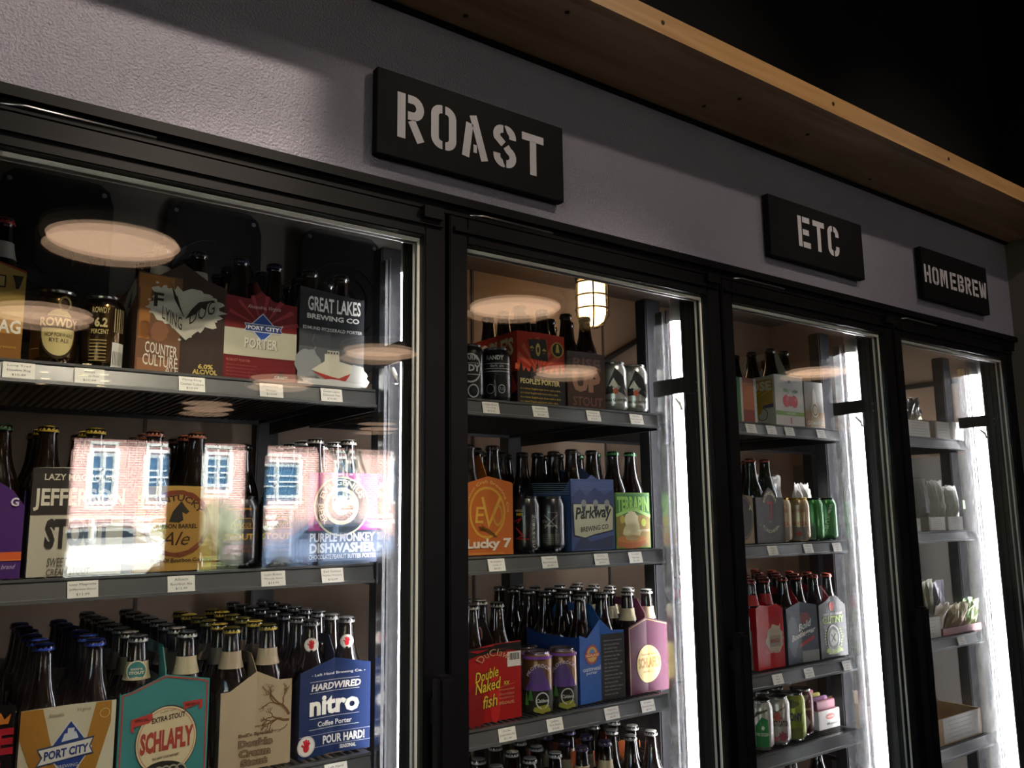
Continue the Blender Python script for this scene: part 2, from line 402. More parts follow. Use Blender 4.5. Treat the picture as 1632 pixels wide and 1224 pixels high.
# ------------------------------------------------------------------ shelves
SHZ = {1: (1.738, 1.416, 1.086, .765), 2: (1.738, 1.418, 1.089, .765), 3: (1.738, 1.416, 1.090, .895, .60), 4: (1.738, 1.430, 1.094, .766)}
ORD = ['top', 'second', 'third', 'fourth', 'fifth']
shelf_me = {}
def shelf(n, k, z):
    x0 = door_left(n) + .015; w = .636
    s = tag(empty('cooler_shelf', (x0, .15, z)), 'dark grey cooler shelf with price channel, %s one behind the %s door' % (ORD[k], ['first', 'second', 'third', 'last'][n - 1]), 'shelf', 'cooler shelves')
    if 'd' not in shelf_me:
        bl = [(0, w, .0, .012, -.012, -.001), (0, w, .588, .6, -.012, -.001), (0, .012, .012, .588, -.012, -.001), (w - .012, w, .012, .588, -.012, -.001)]
        o = boxes('shelf_frame', bl, M_SHELF, s); shelf_me['d'] = o.data
        wires = [(.012 + i * .0153, .012 + i * .0153 + .004, .012, .588, -.005, -.001) for i in range(40)]
        o = boxes('wire_deck', wires, M_SHELF, s); o['kind'] = 'stuff'; shelf_me['w'] = o.data
        # price channel: tilted face with a lip above and below
        prof = [(-.001, .000), (-.004, .000), (-.004, -.004), (-.0015, -.0055), (-.0075, -.029), (-.0115, -.030), (-.0125, -.035), (-.001, -.036)]
        V = [(x, y, z_) for x in (0, w) for y, z_ in prof]; q = len(prof)
        F = [tuple(reversed(range(q))), tuple(range(q, 2 * q))] + [(i, (i + 1) % q, q + (i + 1) % q, q + i) for i in range(q)]
        o = link_mesh('price_channel', V, F, M_CHAN, s); shelf_me['c'] = o.data
        o = boxes('shelf_bracket', [(w + .001, w + .004, .0, .55, -.04, -.002)], M_SHELF, s); shelf_me['b'] = o.data
    else:
        link_data('shelf_frame', shelf_me['d'], s); link_data('wire_deck', shelf_me['w'], s)['kind'] = 'stuff'
        link_data('price_channel', shelf_me['c'], s); link_data('shelf_bracket', shelf_me['b'], s)
    return s
for n in SHZ:
    for k, z in enumerate(SHZ[n]): shelf(n, k, z)

# ------------------------------------------------------------------ inside the cooler: evaporator, caged lamp, conduit
ev = tag(empty('evaporator', (0, .8, 2.345)), 'dark evaporator unit with black fan guards hung at the back of the first door', 'cooling unit')
box('cabinet', -1.2, .34, .0, .25, -.44, 0, mat('olive_grey_metal', '7a766a', .5), ev)
rs = []
for cx in (-.82, -.585, -.235, .107):
    if cx == -.82: continue
    w, h = .122, .2
    pts = []
    for a in range(24):
        t = 2 * PI * a / 24; q = 1 + .05 * math.cos(4 * t + PI)
        sx = abs(math.cos(t)) ** .55 * (1 if math.cos(t) >= 0 else -1); sz = abs(math.sin(t)) ** .55 * (1 if math.sin(t) >= 0 else -1)
        pts.append((cx + w * q * sx, -.27 + h * q * sz))
    V = [(x, y, z) for y in (-.03, -.001) for x, z in pts]; n_ = 24
    F = [tuple(range(n_)), tuple(reversed(range(n_, 2 * n_)))] + [(i, i + n_, (i + 1) % n_ + n_, (i + 1) % n_) for i in range(n_)]
    fg = link_mesh('fan_guard', V, F, mat('black_fan_guard', '08090c', .5), ev)
    for r in (.04, .075, .105): tubes('guard_ring', [[(cx + r * math.cos(a * PI / 12), -.034, -.27 + r * math.sin(a * PI / 12)) for a in range(25)]], .002, M_RUB, fg, 5)
    for sx in (-.095, .095):
        b_ = link_data('screw', lathe_me('screw', [(.006, 0), (.004, .003)], M_ALU, 8), fg, (cx + sx, -.03, -.27 + .165)); b_.rotation_euler = (PI / 2, 0, 0)
JL = Vector((1.04, .80, 2.20))
jl = tag(empty('caged_lamp', JL + Vector((0, 0, .15))), 'lit jelly-jar lamp in a wire cage on the cooler ceiling behind the second door', 'lamp')
link_data('base', lathe_me('base', [(.055, -.065), (.06, -.05), (.05, -.02), (.035, 0), (.03, 0)], mat('grey_cast_metal', '5a564e', .5, .6), 20), jl)
link_data('glass_jar', lathe_me('glass_jar', [(.046, -.068), (.046, -.18), (.038, -.205), (.02, -.218), (.004, -.22)], mat('lit_jar_glass', 'ffe6b8', .3, emit=8.5, emit_col='ffc684'), 20), jl)
for z in (-.075, -.12, -.165): tubes('cage_ring', [[(.056 * math.cos(a * PI / 12), .056 * math.sin(a * PI / 12), z) for a in range(25)]], .003, mat('cage_wire', '4a443a', .5, .5), jl, 6)
for k in range(5):
    a = 2 * PI * k / 5 + .3
    tubes('cage_bar', [[(.056 * math.cos(a), .056 * math.sin(a), -.06), (.056 * math.cos(a), .056 * math.sin(a), -.19), (.035 * math.cos(a), .035 * math.sin(a), -.222), (0, 0, -.23)]], .003, mat('cage_wire', '4a443a', .5, .5), jl, 6)
hk = tag(empty('ceiling_hook', (.84, .8, 2.349)), 'small dark ceiling hook near the caged lamp', 'hook')
link_data('plate', lathe_me('plate', [(.018, -.004), (.02, 0)], M_RUB, 12), hk)
tubes('ring', [[(.014 * math.sin(a * PI / 8), 0, -.02 + .014 * math.cos(a * PI / 8)) for a in range(17)]], .003, M_RUB, hk, 6)
tag(tubes('conduit', [[(1.16, 1.085, 1.975), (1.40, 1.085, 2.11), (1.66, 1.085, 2.255)]], .011, mat('dark_conduit', '2c2622', .5), seg=8), 'dark sloping conduit pipe on the cooler back wall', 'pipe')
tag(box('wall_rail', 2.40, 2.418, .2, 1.05, 1.975, 1.993, mat('dark_conduit', '2c2622', .5)), 'dark horizontal rail along the cooler side wall behind the last door', 'rail')
tag(box('grey_panel', 2.392, 2.41, .2, 1.0, .1, 1.70, mat('grey_liner', '7c7872', .6)), 'grey liner panel on the cooler side wall behind the last door', 'panel')

# ------------------------------------------------------------------ signs on the header: stencil letters
def arcp(cx, cy, r, a0, a1, n=8, ry=None):
    return [(cx + r * math.cos(math.radians(a0 + (a1 - a0) * i / n)), cy + (ry or r) * math.sin(math.radians(a0 + (a1 - a0) * i / n))) for i in range(n + 1)]
T_ = .185
def glyph(ch):
    """stencil capital in a box .62 wide, 1 high -> stroke paths along centre lines (stroke width T_)"""
    w, t = .62, T_; a = t / 2; L, R, B, Tp = a, w - a, a, 1 - a; c = w / 2; g = .035; r = .165
    if ch == 'O': return [arcp(R - r, Tp - r, r, 0, 0, 1)[:0] + [(c + g, Tp)] + arcp(R - r, Tp - r, r, 90, 0) + arcp(R - r, B + r, r, 0, -90) + [(c + g, B)],
                          [(c - g, Tp)] + arcp(L + r, Tp - r, r, 90, 180) + arcp(L + r, B + r, r, 180, 270) + [(c - g, B)]]
    if ch == 'C': return [[(c + g, Tp)] + arcp(R - r, Tp - r, r, 90, 0) + [(R, .66)], [(R, .34)] + arcp(R - r, B + r, r, 0, -90) + [(c + g, B)],
                          [(c - g, Tp)] + arcp(L + r, Tp - r, r, 90, 180) + arcp(L + r, B + r, r, 180, 270) + [(c - g, B)]]
    if ch == 'R': return [[(L, 0), (L, 1)], [(L + a + g * 1.6, Tp)] + arcp(R - .17, Tp - .185, .17, 90, -90, 10, .185) + [(L + a + g * 1.6, Tp - .37)], [(L + .235, .435), (R + .02, 0)]]
    if ch == 'B': return [[(L, 0), (L, 1)], [(L + a + g * 1.6, Tp)] + arcp(R - .16, .735, .16, 90, -90, 10, .172) + [(L + a + g * 1.6, .565)],
                          [(L + a + g * 1.6, .47)] + arcp(R - .17, .28, .17, 90, -90, 10, .188) + [(L + a + g * 1.6, B)]]
    if ch == 'A': return [[(a - .03, 0), (c - .135, .80)], [(c - .05, 1.0), (R + .03, 0)], [(.265, .23), (.355, .23)]]
    if ch == 'S': return [[(R, .70)] + arcp(R - r, Tp - r * .95, r, 0, 90, 6) + [(c + g, Tp)], [(c - g, Tp)] + arcp(L + r, Tp - r, r, 90, 200, 8) + [(c - g, .545)],
                          [(c + g, .50)] + arcp(R - r, B + r, r, 70, -90, 8) + [(c + g, B)], [(c - g, B)] + arcp(L + r, B + r * .95, r, 270, 180, 6) + [(L, .30)]]
    if ch == 'T': return [[(0, Tp), (w, Tp)], [(c, Tp - a * .9), (c, 0)]]
    if ch == 'E': return [[(L, 0), (L, 1)], [(L + a + g * 1.6, Tp), (w, Tp)], [(L + a + g * 1.6, .5), (w - .06, .5)], [(L + a + g * 1.6, B), (w, B)]]
    if ch == 'H': return [[(L, 0), (L, 1)], [(R, 0), (R, 1)], [(L + a + g, .5), (R - a - g, .5)]]
    if ch == 'M': return [[(L, 0), (L, 1)], [(R + .1, 0), (R + .1, 1)], [(L + .13, .98), (c + .05, .3), (R - .03, .98)]]
    if ch == 'W': return [[(L - .05, 1), (L + .07, 0.04)], [(L + .14, .1), (c + .05, .8), (R - .04, .1)], [(R + .03, .04), (R + .15, 1)]]
    return []
def sign(txt, x, z, w, h, tx0, tx1, tz0, tz1, label, rot=0):
    s = tag(empty('header_sign', (x, -.004, z)), label, 'sign', 'category signs on the header')
    boxes('sign_board', [(0, w, -.020, -.001, 0, h)], mat('black_sign_board', '09080a', .6, spec=.12, noise=(6, .2)), s, bevel=.001)
    adv = {'M': .84, 'W': .82}
    tot = sum(adv.get(c, .62) for c in txt) + .17 * (len(txt) - 1); cur = 0
    sxx = (tx1 - tx0) / tot; szz = tz1 - tz0
    for c in txt:
        V, F = stroke2d(glyph(c), T_)
        V3 = [(tx0 + (cur + u) * sxx, -.0208, tz0 + v * szz) for u, v in V]
        link_mesh('letter', V3, F, mat('sign_letter_grey', 'b9b6bd', .45, bump=(200, .3, .002)), s)
        cur += adv.get(c, .62) + .17
    return s
sign('ROAST', -.200, 2.129, .426, .161, .040, .374, .039, .125, 'black sign reading ROAST in pale stencil letters over the first two doors')
sign('ETC', .905, 2.141, .424, .161, .120, .305, .044, .128, 'black sign reading ETC in pale stencil letters over the third door')
sign('HOMEBREW', 1.652, 2.139, .424, .161, .010, .415, .050, .107, 'black sign reading HOMEBREW in pale stencil letters at the far end')

# ------------------------------------------------------------------ bottles
M_BROWN = mat('dark_brown_glass', '120a06', .07, spec=.6, coat=.3)
M_GREENB = mat('dark_green_glass', '0c1a0c', .07, spec=.6, coat=.3)
M_BLACKB = mat('black_glass', '08080a', .08, spec=.6, coat=.3)
PROF = [(.026, 0), (.0300, .004), (.0305, .01), (.0305, .122), (.0295, .135), (.0255, .150), (.0200, .165), (.0165, .180), (.0143, .200), (.0132, .214), (.0132, .217), (.0148, .219), (.0148, .226), (.0138, .228)]
CAPP = [(.0158, .2195), (.0158, .2215), (.0142, .2265), (.0132, .2290), (.0085, .2303), (.002, .2306)]
LABP = [(.0210, .1625), (.0174, .1770), (.0160, .1900)]
_bm = {}
def bottle_me(glass): 
    if glass not in _bm: _bm[glass] = lathe_me('bottle', PROF, glass, 16)
    return _bm[glass]
def cap_me(col):
    if ('c', col) not in _bm:
        metal = col in ('b8b4ac', '8c8a86')
        _bm[('c', col)] = lathe_me('crown_cap', CAPP, mat('cap_' + col, col, .3, .4 if metal else .1), 28, crimp=({0, 1}, .93))
    return _bm[('c', col)]
def band_me(col):
    if ('b', col) not in _bm: _bm[('b', col)] = lathe_me('neck_label', LABP, mat('neck_' + col, col, .5), 16, cap0=False, cap1=False)
    return _bm[('b', col)]
BN = [0]
def bottle(x, y, z, cap, label, group, glass=None, band=None, rot=None):
    b = link_data('bottle', bottle_me(glass or M_BROWN), None, (x, y, z + .0005), random.uniform(0, 6) if rot is None else rot)
    tag(b, label, 'bottle', group)
    link_data('crown_cap', cap_me(cap), b)
    if band: link_data('neck_label', band_me(band), b)
    BN[0] += 1
    return b
def bottle_block(x, y, z, cols, rows, cap, label, group, dx=.064, dy=.063, r0=0, **k):
    out = []
    for j in range(r0, rows):
        for i in range(cols):
            where = ', ' + {1: '', 2: ('left ', 'right ')[i % 2], 3: ('left ', 'middle ', 'right ')[i % 3]}[cols] + ('front', 'second row', 'third row', 'fourth row', 'fifth row', 'sixth row', 'seventh row', 'eighth row')[j]
            out.append(bottle(x + (i - (cols - 1) / 2) * dx + random.uniform(-.001, .001), y + j * dy + random.uniform(-.001, .001), z, cap, label + where, group, **k))
    return out

# ------------------------------------------------------------------ cartons
def carton(label, X0, X1, Z0, he, hp, col, Y0=.176, depth=.19, crease=.003, hh=.045, side=None, hcol=None, top=None, rot=0, hs=None, group=None, hole=True, handle=True, name='bottle_carton', rough=.4):
    """open bottle carrier seen from its narrow end; returns (root, front surface, near side surface)"""
    w = X1 - X0
    r = tag(empty(name, ((X0 + X1) / 2, Y0, Z0 + .0005), rot), label, 'carton', group or 'drink cartons on the cooler shelves')
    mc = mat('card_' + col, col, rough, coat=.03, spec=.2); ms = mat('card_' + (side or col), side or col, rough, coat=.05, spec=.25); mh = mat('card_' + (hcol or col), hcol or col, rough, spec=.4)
    inner = mat('card_inside', '5e4a36', .8)
    top = top or [(0, he), (.5, hp), (1, he)]
    cols = []
    for u, z in top:
        cols.append(((u - .5) * w, crease * (1 - abs(u - .5) * 2), 0, z))
    strip_panel('front_panel', cols, .0012, mc, r)
    hs = he * .82 if hs is None else hs
    for sx in (-1, 1):
        x = sx * w / 2 - (.0012 if sx > 0 else 0)
        strip_panel('side_panel', [(x, .0013, 0, he), (x, depth * .16, 0, hs), (x, depth * .84, 0, hs), (x, depth, 0, he)], .0012, ms, r, flip=True)
    strip_panel('back_panel', [((u - .5) * w * .98, depth, 0, z) for u, z in top], .0012, ms, r)
    box('base', -w / 2 + .0015, w / 2 - .0015, .005, depth - .002, .0, .0012, inner, r)
    if handle:
        y0, y1 = crease + .003, depth - .003; h1 = hp + hh; ya, yb = depth * .26, depth * .74
        top_at = lambda y: h1 if depth * .18 <= y <= depth * .82 else (hp + (h1 - hp) * min(1, (y if y < depth / 2 else depth - y) / (depth * .18)))
        if hole:
            hpn = strip_panel('handle', [(-.0006, y0, .002, top_at(y0) - .001), (-.0006, depth * .18, .002, h1), (-.0006, ya, .002, h1)], .0012, mh, r, True)
            strip_panel('handle', [(-.0006, ya, .002, h1 - .05), (-.0006, yb, .002, h1 - .05)], .0012, mh, r, True)
            strip_panel('handle', [(-.0006, ya, h1 - .018, h1), (-.0006, yb, h1 - .018, h1)], .0012, mh, r, True)
            strip_panel('handle', [(-.0006, yb, .002, h1), (-.0006, depth * .82, .002, h1), (-.0006, y1, .002, top_at(y1) - .001)], .0012, mh, r, True)
        else:
            strip_panel('handle', [(-.0006, y0, .002, hp), (-.0006, depth * .18, .002, h1), (-.0006, depth * .82, .002, h1), (-.0006, y1, .002, hp)], .0012, mh, r, True)
    front = Surface(r, w, he, lambda x, z, l: (x - w / 2, crease * (1 - abs(x - w / 2) * 2 / w) - l, z), (w / 2,) if crease else ())
    sidef = Surface(r, depth, he, lambda x, z, l: (-w / 2 - l, depth - x, z))
    return r, front, sidef

# ------------------------------------------------------------------ cans
CANP = [(.0235, 0), (.0255, .001), (.0285, .006), (.0328, .012), (.0330, .016), (.0330, .100), (.0318, .106), (.0275, .1155), (.0268, .1175), (.0278, .1195), (.0278, .1210), (.0262, .1210), (.0255, .1165)]
_cm = {}
def can(label, x, y, z, col, group='cans on the cooler shelves', rough=.28, metal=.75, rot=0, top=None, hs=1.0):
    """drink can; returns (root, surface whose u=.5 faces the camera side)"""
    k = (col, rough, metal)
    r = tag(empty('drink_can', (x, y, z + .0005), rot), label, 'can', group)
    if k not in _cm: _cm[k] = lathe_me('can_body', CANP[2:8], mat('can_' + col, col, rough, metal, coat=.4), 28, cap0=False, cap1=False)
    t = top or 'b4b4b0'
    if ('t', t) not in _cm:
        _cm[('t', t)] = lathe_me('can_lid', CANP[7:], mat('can_lid_' + t, t, .25, .9), 28, cap0=False)
        _cm[('b', t)] = lathe_me('can_base', CANP[:3], mat('can_lid_' + t, t, .25, .9), 28, cap1=False)
    link_data('can_body', _cm[k], r); link_data('can_lid', _cm[('t', t)], r); link_data('can_base', _cm[('b', t)], r)
    if 'tab' not in _cm:
        o = boxes('pull_tab', [(-.006, .006, -.012, .008, .1167, .1180)], M_STEEL, r, bevel=.0004); _cm['tab'] = o.data
    else: link_data('pull_tab', _cm['tab'], r)
    R = .0330; H = .122; wd_ = 2 * PI * R
    fc = math.atan2(CAM.y - y, CAM.x - x) - rot
    def fn(xx, zz, l):
        a = fc + (xx - wd_ / 2) / R
        return ((R + l) * math.cos(a), (R + l) * math.sin(a), zz)
    return r, Surface(r, wd_, H, fn, [wd_ * i / 24 for i in range(1, 24)])

# ------------------------------------------------------------------ price tags
def price(x, z, lines, what, w=.042, h=.025):
    s = tag(empty('price_tag', (x, .1412, z - .018)), 'small white price card in the shelf channel under ' + what, 'price tag', 'price tags')
    s.rotation_euler = (math.radians(-14), 0, random.uniform(-.02, .02))
    box('card', -w / 2, w / 2, 0, .0006, -h / 2, h / 2, M_PAPER, s)
    sf = Surface(s, w, h, lambda xx, zz, l: (xx - w / 2, -l * .6, zz - h / 2))
    for i, t in enumerate(lines):
        hw = min(.44, .036 * len(t)); sf.text(t, .5 - hw, .70 - i * .29, .5 + hw, .86 - i * .29, '4a4a4c', lay=0)

# ================================================================== DOOR 1, top shelf
z = SHZ[1][0]
G = 'bottles standing in cartons'
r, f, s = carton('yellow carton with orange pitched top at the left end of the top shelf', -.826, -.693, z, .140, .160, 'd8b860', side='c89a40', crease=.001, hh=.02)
f.rect(0, 0, 1, .30, '8a5a20'); f.rect(0, .30, 1, .45, 'b88430'); f.poly([(.5, 1.13), (.0, .985), (.0, 1.01), (.5, 1.15)], 'c05a20', 2); f.poly([(.5, 1.13), (1, .985), (1, 1.01), (.5, 1.15)], 'c05a20', 2)
f.poly([(.86, .95), (.97, .95), (.95, .86), (.93, .80), (.90, .80), (.89, .87)], '2a2620', 2); f.rect(.70, .80, .80, .94, '3a3020', 2); f.rect(.715, .815, .785, .925, 'e0c888', 3)
f.text('DOUBLE BAG', .02, .30, .98, .45, 'f4efe0', .03); f.text('LONG TRAIL', .1, .62, .66, .74, '4a2c10', .02); f.text('strong ale brewed in Vermont', .2, .12, .95, .17, 'd0a040')
bottle_block(-.757, .176 + .032, z, 2, 3, 'c02028', 'red-capped brown bottle with a white neck label in the yellow carton', 'red-capped bottles in the yellow carton', band='b8b4ac')
r, f = can('gold and brown can with a round cream badge beside the yellow carton', -.646, .205, z, '604626', rough=.2, metal=.9)
f.ell(.53, .42, .13, .34, 'c8b880', 1); f.ell(.53, .42, .13, .34, '2c1c10', 2, r_in=.9); f.rect(.38, .47, .68, .63, '2a1a10', 2); f.text('ROWDY', .40, .49, .67, .61, 'e0cc96', .03)
f.text('HOP FORWARD', .44, .36, .63, .41, '3a2a18'); f.text('RYE ALE', .47, .29, .60, .34, '3a2a18'); f.ell(.56, .80, .045, .1, '8a7a50', 2, r_in=.7); f.line([[(.30, .2), (.30, .55), (.34, .62)], [(.30, .2), (.40, .2)]], .004, 'b8a880')
r, f = can('gold and brown can with a white barcode beside the tall brown carton', -.576, .205, z, '604626', rough=.2, metal=.9)
f.text('ROWDY', .42, .74, .54, .82, 'd8c48c', .02); f.text('6.2', .44, .55, .53, .68, 'd8c48c', .04); f.text('PERCENT', .42, .46, .54, .52, 'd8c48c')
for i in range(7): f.rect(.41, .10 + i * .045, .53, .113 + i * .045, 'a08c5c', 1)
f.rect(.57, .02, .68, .36, 'c4c0b8', 2, 'barcode_panel')
for i in range(5): f.rect(.58 + i * .02, .5, .588 + i * .02, .82, 'b0a070', 1)
for i in range(8): f.rect(.578 + i * .0125, .06, .583 + i * .0125, .24, '4a4a48', 3, 'barcode_bar')
r, f, s = carton('tall brown carton with a white bat splatter and scrawled lettering', -.531, -.386, z, .172, .196, '3c2e28', side='8a5c34', crease=.006, hh=.012, top=[(0, .172), (.22, .168), (.5, .196), (.78, .170), (1, .160)])
f.rect(0, .0, .49, .98, '6e4a30', 1); f.rect(.02, .33, .14, .86, 'a86e34', 2); f.rect(.0, .83, .40, .97, '96622e', 2); f.ell(.25, .42, .10, .10, '8a5a3c', 2, wob=.1); f.ell(.08, .42, .07, .09, '7c4c34', 2, wob=.1); f.rect(.02, .0, .38, .14, '8c6040', 2)
f.ell(.54, .67, .42, .21, 'c9c5b6', 3, wob=.15, seg=52); f.poly([(.20, .62), (.88, .62), (.55, .36)], 'c9c5b6', 3); f.ell(.27, .80, .13, .07, 'c9c5b6', 3, wob=.3); f.ell(.80, .74, .12, .08, 'c9c5b6', 3, wob=.25)
for (u, v) in ((.12, .72), (.14, .60), (.92, .66), (.88, .58), (.60, .40), (.48, .36), (.2, .9), (.95, .76)): f.ell(u, v, .018, .012, 'c9c5b6', 3, seg=10)
f.poly([(.53, .57), (.40, .84), (.31, .95), (.36, .90), (.40, .76), (.43, .80), (.47, .70)], '2a221c', 4, 'bat_wing'); f.poly([(.53, .57), (.60, .68), (.68, .76), (.86, .80), (.78, .75), (.76, .68), (.70, .71), (.66, .64)], '2a221c', 4, 'bat_wing')
f.text('F', .17, .66, .28, .80, '1e1814', .03, lay=5); f.text('LYING', .27, .55, .50, .68, '1e1814', lay=5, slope=-.10); f.text('DOG', .58, .52, .86, .66, '1e1814', lay=5, slope=.14)
f.text('COUNTER', .10, .20, .46, .31, 'd2cbbb', .01, slope=-.03); f.text('CULTURE', .08, .08, .47, .19, 'd2cbbb', .01, slope=-.02); f.text('ALE', .33, .01, .48, .075, 'd2cbbb'); f.text('6.0%', .70, .085, .87, .135, 'c8b064', .04); f.text('ALC/VOL', .64, .03, .92, .08, 'c8b064', .04)
s.rect(.0, .0, .99, .9, '6e4428', 0); s.poly([(.5, .55), (.95, .78), (.9, .95), (.6, .86), (.35, .70)], 'b8b0a0', 1); s.poly([(.62, .70), (.8, .86), (.74, .68)], '2a221c', 2)
for b in bottle_block(-.4585, .176 + .034, z, 2, 3, '2a2a2c', 'black-capped bottle with a torn grey neck label in the brown bat carton', 'black-capped bottles in the bat carton', band='9c968a'): pass
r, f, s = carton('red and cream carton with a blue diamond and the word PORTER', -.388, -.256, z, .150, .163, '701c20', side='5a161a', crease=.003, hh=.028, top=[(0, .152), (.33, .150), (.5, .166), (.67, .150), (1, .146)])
f.rect(0, .30, 1, .625, 'b7b29c', 1); f.rect(0, .29, 1, .30, '5e1014', 1)
for a in range(14):
    t0 = math.radians(200 + a * 0 + a * 24); f.poly([(.52, .66), (.52 + .52 * math.cos(t0), .66 + .4 * math.sin(t0) if .66 + .4 * math.sin(t0) > .63 else .64), (.52 + .5 * math.cos(t0 + .12), max(.635, .66 + .4 * math.sin(t0 + .12)))], '9c3236', 0, 'sunray') if math.sin(t0) > .02 else None
f.poly([(.52, .84), (.72, .66), (.52, .48), (.32, .66)], 'c8ccd8', 2); f.poly([(.52, .82), (.70, .66), (.52, .50), (.34, .66)], '274a9c', 3); f.poly([(.26, .70), (.80, .70), (.77, .655), (.80, .60), (.26, .60), (.29, .655)], 'd0d2d4', 4); f.poly([(.275, .69), (.785, .69), (.76, .655), (.785, .61), (.275, .61), (.30, .655)], '2c3c74', 5, 'banner_edge')
f.text('PORT CITY', .31, .625, .75, .675, 'd8dade', .03, lay=6); f.text('Alexandria, Virginia', .30, .87, .76, .93, 'd0b8b0', shear=.3); f.text('PORTER', .285, .395, .745, .52, '54504a', .03, lay=2); f.text('PORTER', .275, .40, .735, .525, 'd4d0c0', .03, lay=3)
f.text('ROBUST PORTER', .04, .225, .36, .255, 'b07468'); 
for i in range(4): f.text('black patent malt imparting roasted coffee', .04, .17 - i * .04, .46 - .04 * (i % 2), .195 - i * .04, '9c5850')
f.poly([(.70, .05), (.88, .05), (.79, .16)], '2c1c1c', 2); f.text('CRAFT', .70, .055, .89, .09, 'd8d0c4', .03); f.ell(.79, .70, .01, .01, 'd8d0c4', 5, seg=8)
bottle_block(-.322, .176 + .033, z, 2, 3, '1c2448', 'dark bottle with a navy cap in the red PORTER carton', 'navy-capped bottles in the red carton')
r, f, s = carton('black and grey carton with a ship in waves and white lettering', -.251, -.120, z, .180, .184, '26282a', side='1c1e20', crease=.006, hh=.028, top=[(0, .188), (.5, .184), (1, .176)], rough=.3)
f.rect(0, .0, 1, .60, '57595a', 1); f.rect(0, .42, 1, .60, '3c3e40', 2); f.ell(.15, .22, .20, .17, '8c8e8e', 3, wob=.12); f.ell(.85, .13, .22, .14, 'b8b8b2', 3, wob=.14); f.ell(.45, .06, .4, .07, '9a9a98', 3, wob=.15)
f.poly([(.20, .18), (.40, .28), (.40, .36), (.62, .36), (.63, .29), (.82, .26), (.80, .17), (.62, .11), (.40, .13)], 'c9c4b0', 4, 'ship'); f.poly([(.20, .17), (.62, .11), (.80, .17), (.72, .08), (.42, .09)], 'a03028', 5, 'ship_hull'); f.rect(.44, .355, .62, .40, 'b8b4a4', 5, 'ship_bridge')
for i in range(4): f.rect(.45 + i * .043, .365, .475 + i * .043, .385, '4a4a48', 6, 'ship_window')
f.ell(.5, .035, .5, .055, 'c4c4c0', 6, wob=.2); f.line([[(.24, .56), (.20, .48), (.26, .42), (.18, .34)]], .006, 'a8a8a8')
f.text('GREAT LAKES', .12, .80, .94, .955, 'dcdad2', .02); f.text('BREWING CO', .11, .715, .92, .77, 'dcdad2', .03); f.text('EDMUND FITZGERALD PORTER', .05, .60, .97, .635, 'd0cec6', .02)
bottle_block(-.1855, .176 + .035, z, 2, 3, '202022', 'black-capped bottle in the black ship carton', 'black-capped bottles in the ship carton')
r, f, s = carton('dark blue-black carton standing behind the ship carton at the shelf end', -.17, -.070, z, .160, .165, '232a34', Y0=.40, depth=.15, crease=0, handle=False)
f.text('American', .55, .12, .98, .18, '9aa0a8'); f.text('Stout', .5, .3, .98, .42, '9aa0a8', .03); f.text('roasted malts', .55, .72, .98, .77, '9aa0a8'); f.ell(.62, .05, .14, .08, '7c8086', 1)

# ================================================================== DOOR 1, second shelf
z = SHZ[1][1]
r, f, s = carton('purple carton with an orange ribbon at the left end of the second shelf', -.805, -.672, z, .128, .16, '4a2a6c', side='3a1e58', crease=.0, top=[(0, .110), (.2, .122), (.5, .165), (.72, .142), (.88, .128), (1, .105)], handle=False)
f.rect(0, .20, 1, .30, 'd06030', 1); f.rect(0, .205, 1, .215, 'f09050', 2); f.text('G', .86, .82, .94, .92, 'dcd4e4', .03); f.text('small batch brand', .55, .11, .95, .16, 'c8b8d8', shear=.4); f.text('DARK LAGER', .1, .5, .7, .66, 'dcd4e4', .02)
bottle_block(-.738, .176 + .034, z, 2, 2, '2e4a2a', 'green-capped bottle in the purple carton', 'bottles in the purple carton')
r, f, s = carton('cream and black carton with huge condensed lettering and two black bands', -.664, -.534, z, .163, .165, 'b9b4a4', side='c2bca8', crease=.002, hh=-.02, handle=True, hole=False, hs=.15)
f.rect(0, .83, 1, 1, '2c2826', 1); f.rect(0, .565, 1, .83, '302b28', 1); f.text('LAZY MAGNOLIA', .12, .885, .86, .945, 'c8c2b0', .02); f.text('JEFFERSON', .02, .60, 1.0, .81, 'd2ccbc', .03); f.text('STOUT', .16, .25, .86, .53, '2e2a28', .05); f.text('SWEET POTATO', .20, .09, .70, .17, '5a544c', .01, shear=.15); f.text('CREAM STOUT', .20, .01, .66, .07, '5a544c', .01, shear=.15)
s.rect(.80, .0, 1, .85, 'cfc9b4', 1); s.text('SOUTHERN', .72, .66, .98, .74, '2c2826', .02); s.text('SWEET', .74, .54, .98, .64, '2c2826', .03)
bottle_block(-.610, .176 + .034, z, 2, 3, 'b89c38', 'gold-capped brown bottle in the cream and black carton', 'gold-capped bottles on the second shelf', dx=.066)
bottle_block(-.712, .176 + .165, z, 1, 3, 'b89c38', 'gold-capped brown bottle behind the purple carton', 'gold-capped bottles behind the purple carton')
r, f, s = carton('parchment carton with a brown barrel ring and a horse head', -.518, -.385, z, .136, .138, 'a8843e', side='6a3a1c', crease=.002, hh=-.03, handle=False, hs=.12)
f.rect(0, 0, .03, 1, '7a4a20', 1); f.rect(.93, 0, 1, 1, '8a5a2a', 1); f.ell(.5, .56, .40, .40, '74371c', 2, wob=.02, seg=44); f.ell(.5, .56, .345, .345, 'a47c3a', 3, wob=.015, seg=44)
f.arc('KENTUCKY', .5, .56, .27, .27, .28, 90, 130, '3a2414', .03, 4); f.text('BOURBON BARREL', .18, .50, .74, .555, '2e1e12', .03, lay=4); f.text('Ale', .30, .30, .66, .46, '3a2414', .0, .4, 4); f.text('The Beer Of Bourbon Country', .08, .09, .93, .15, '2e1e12', .02, lay=4)
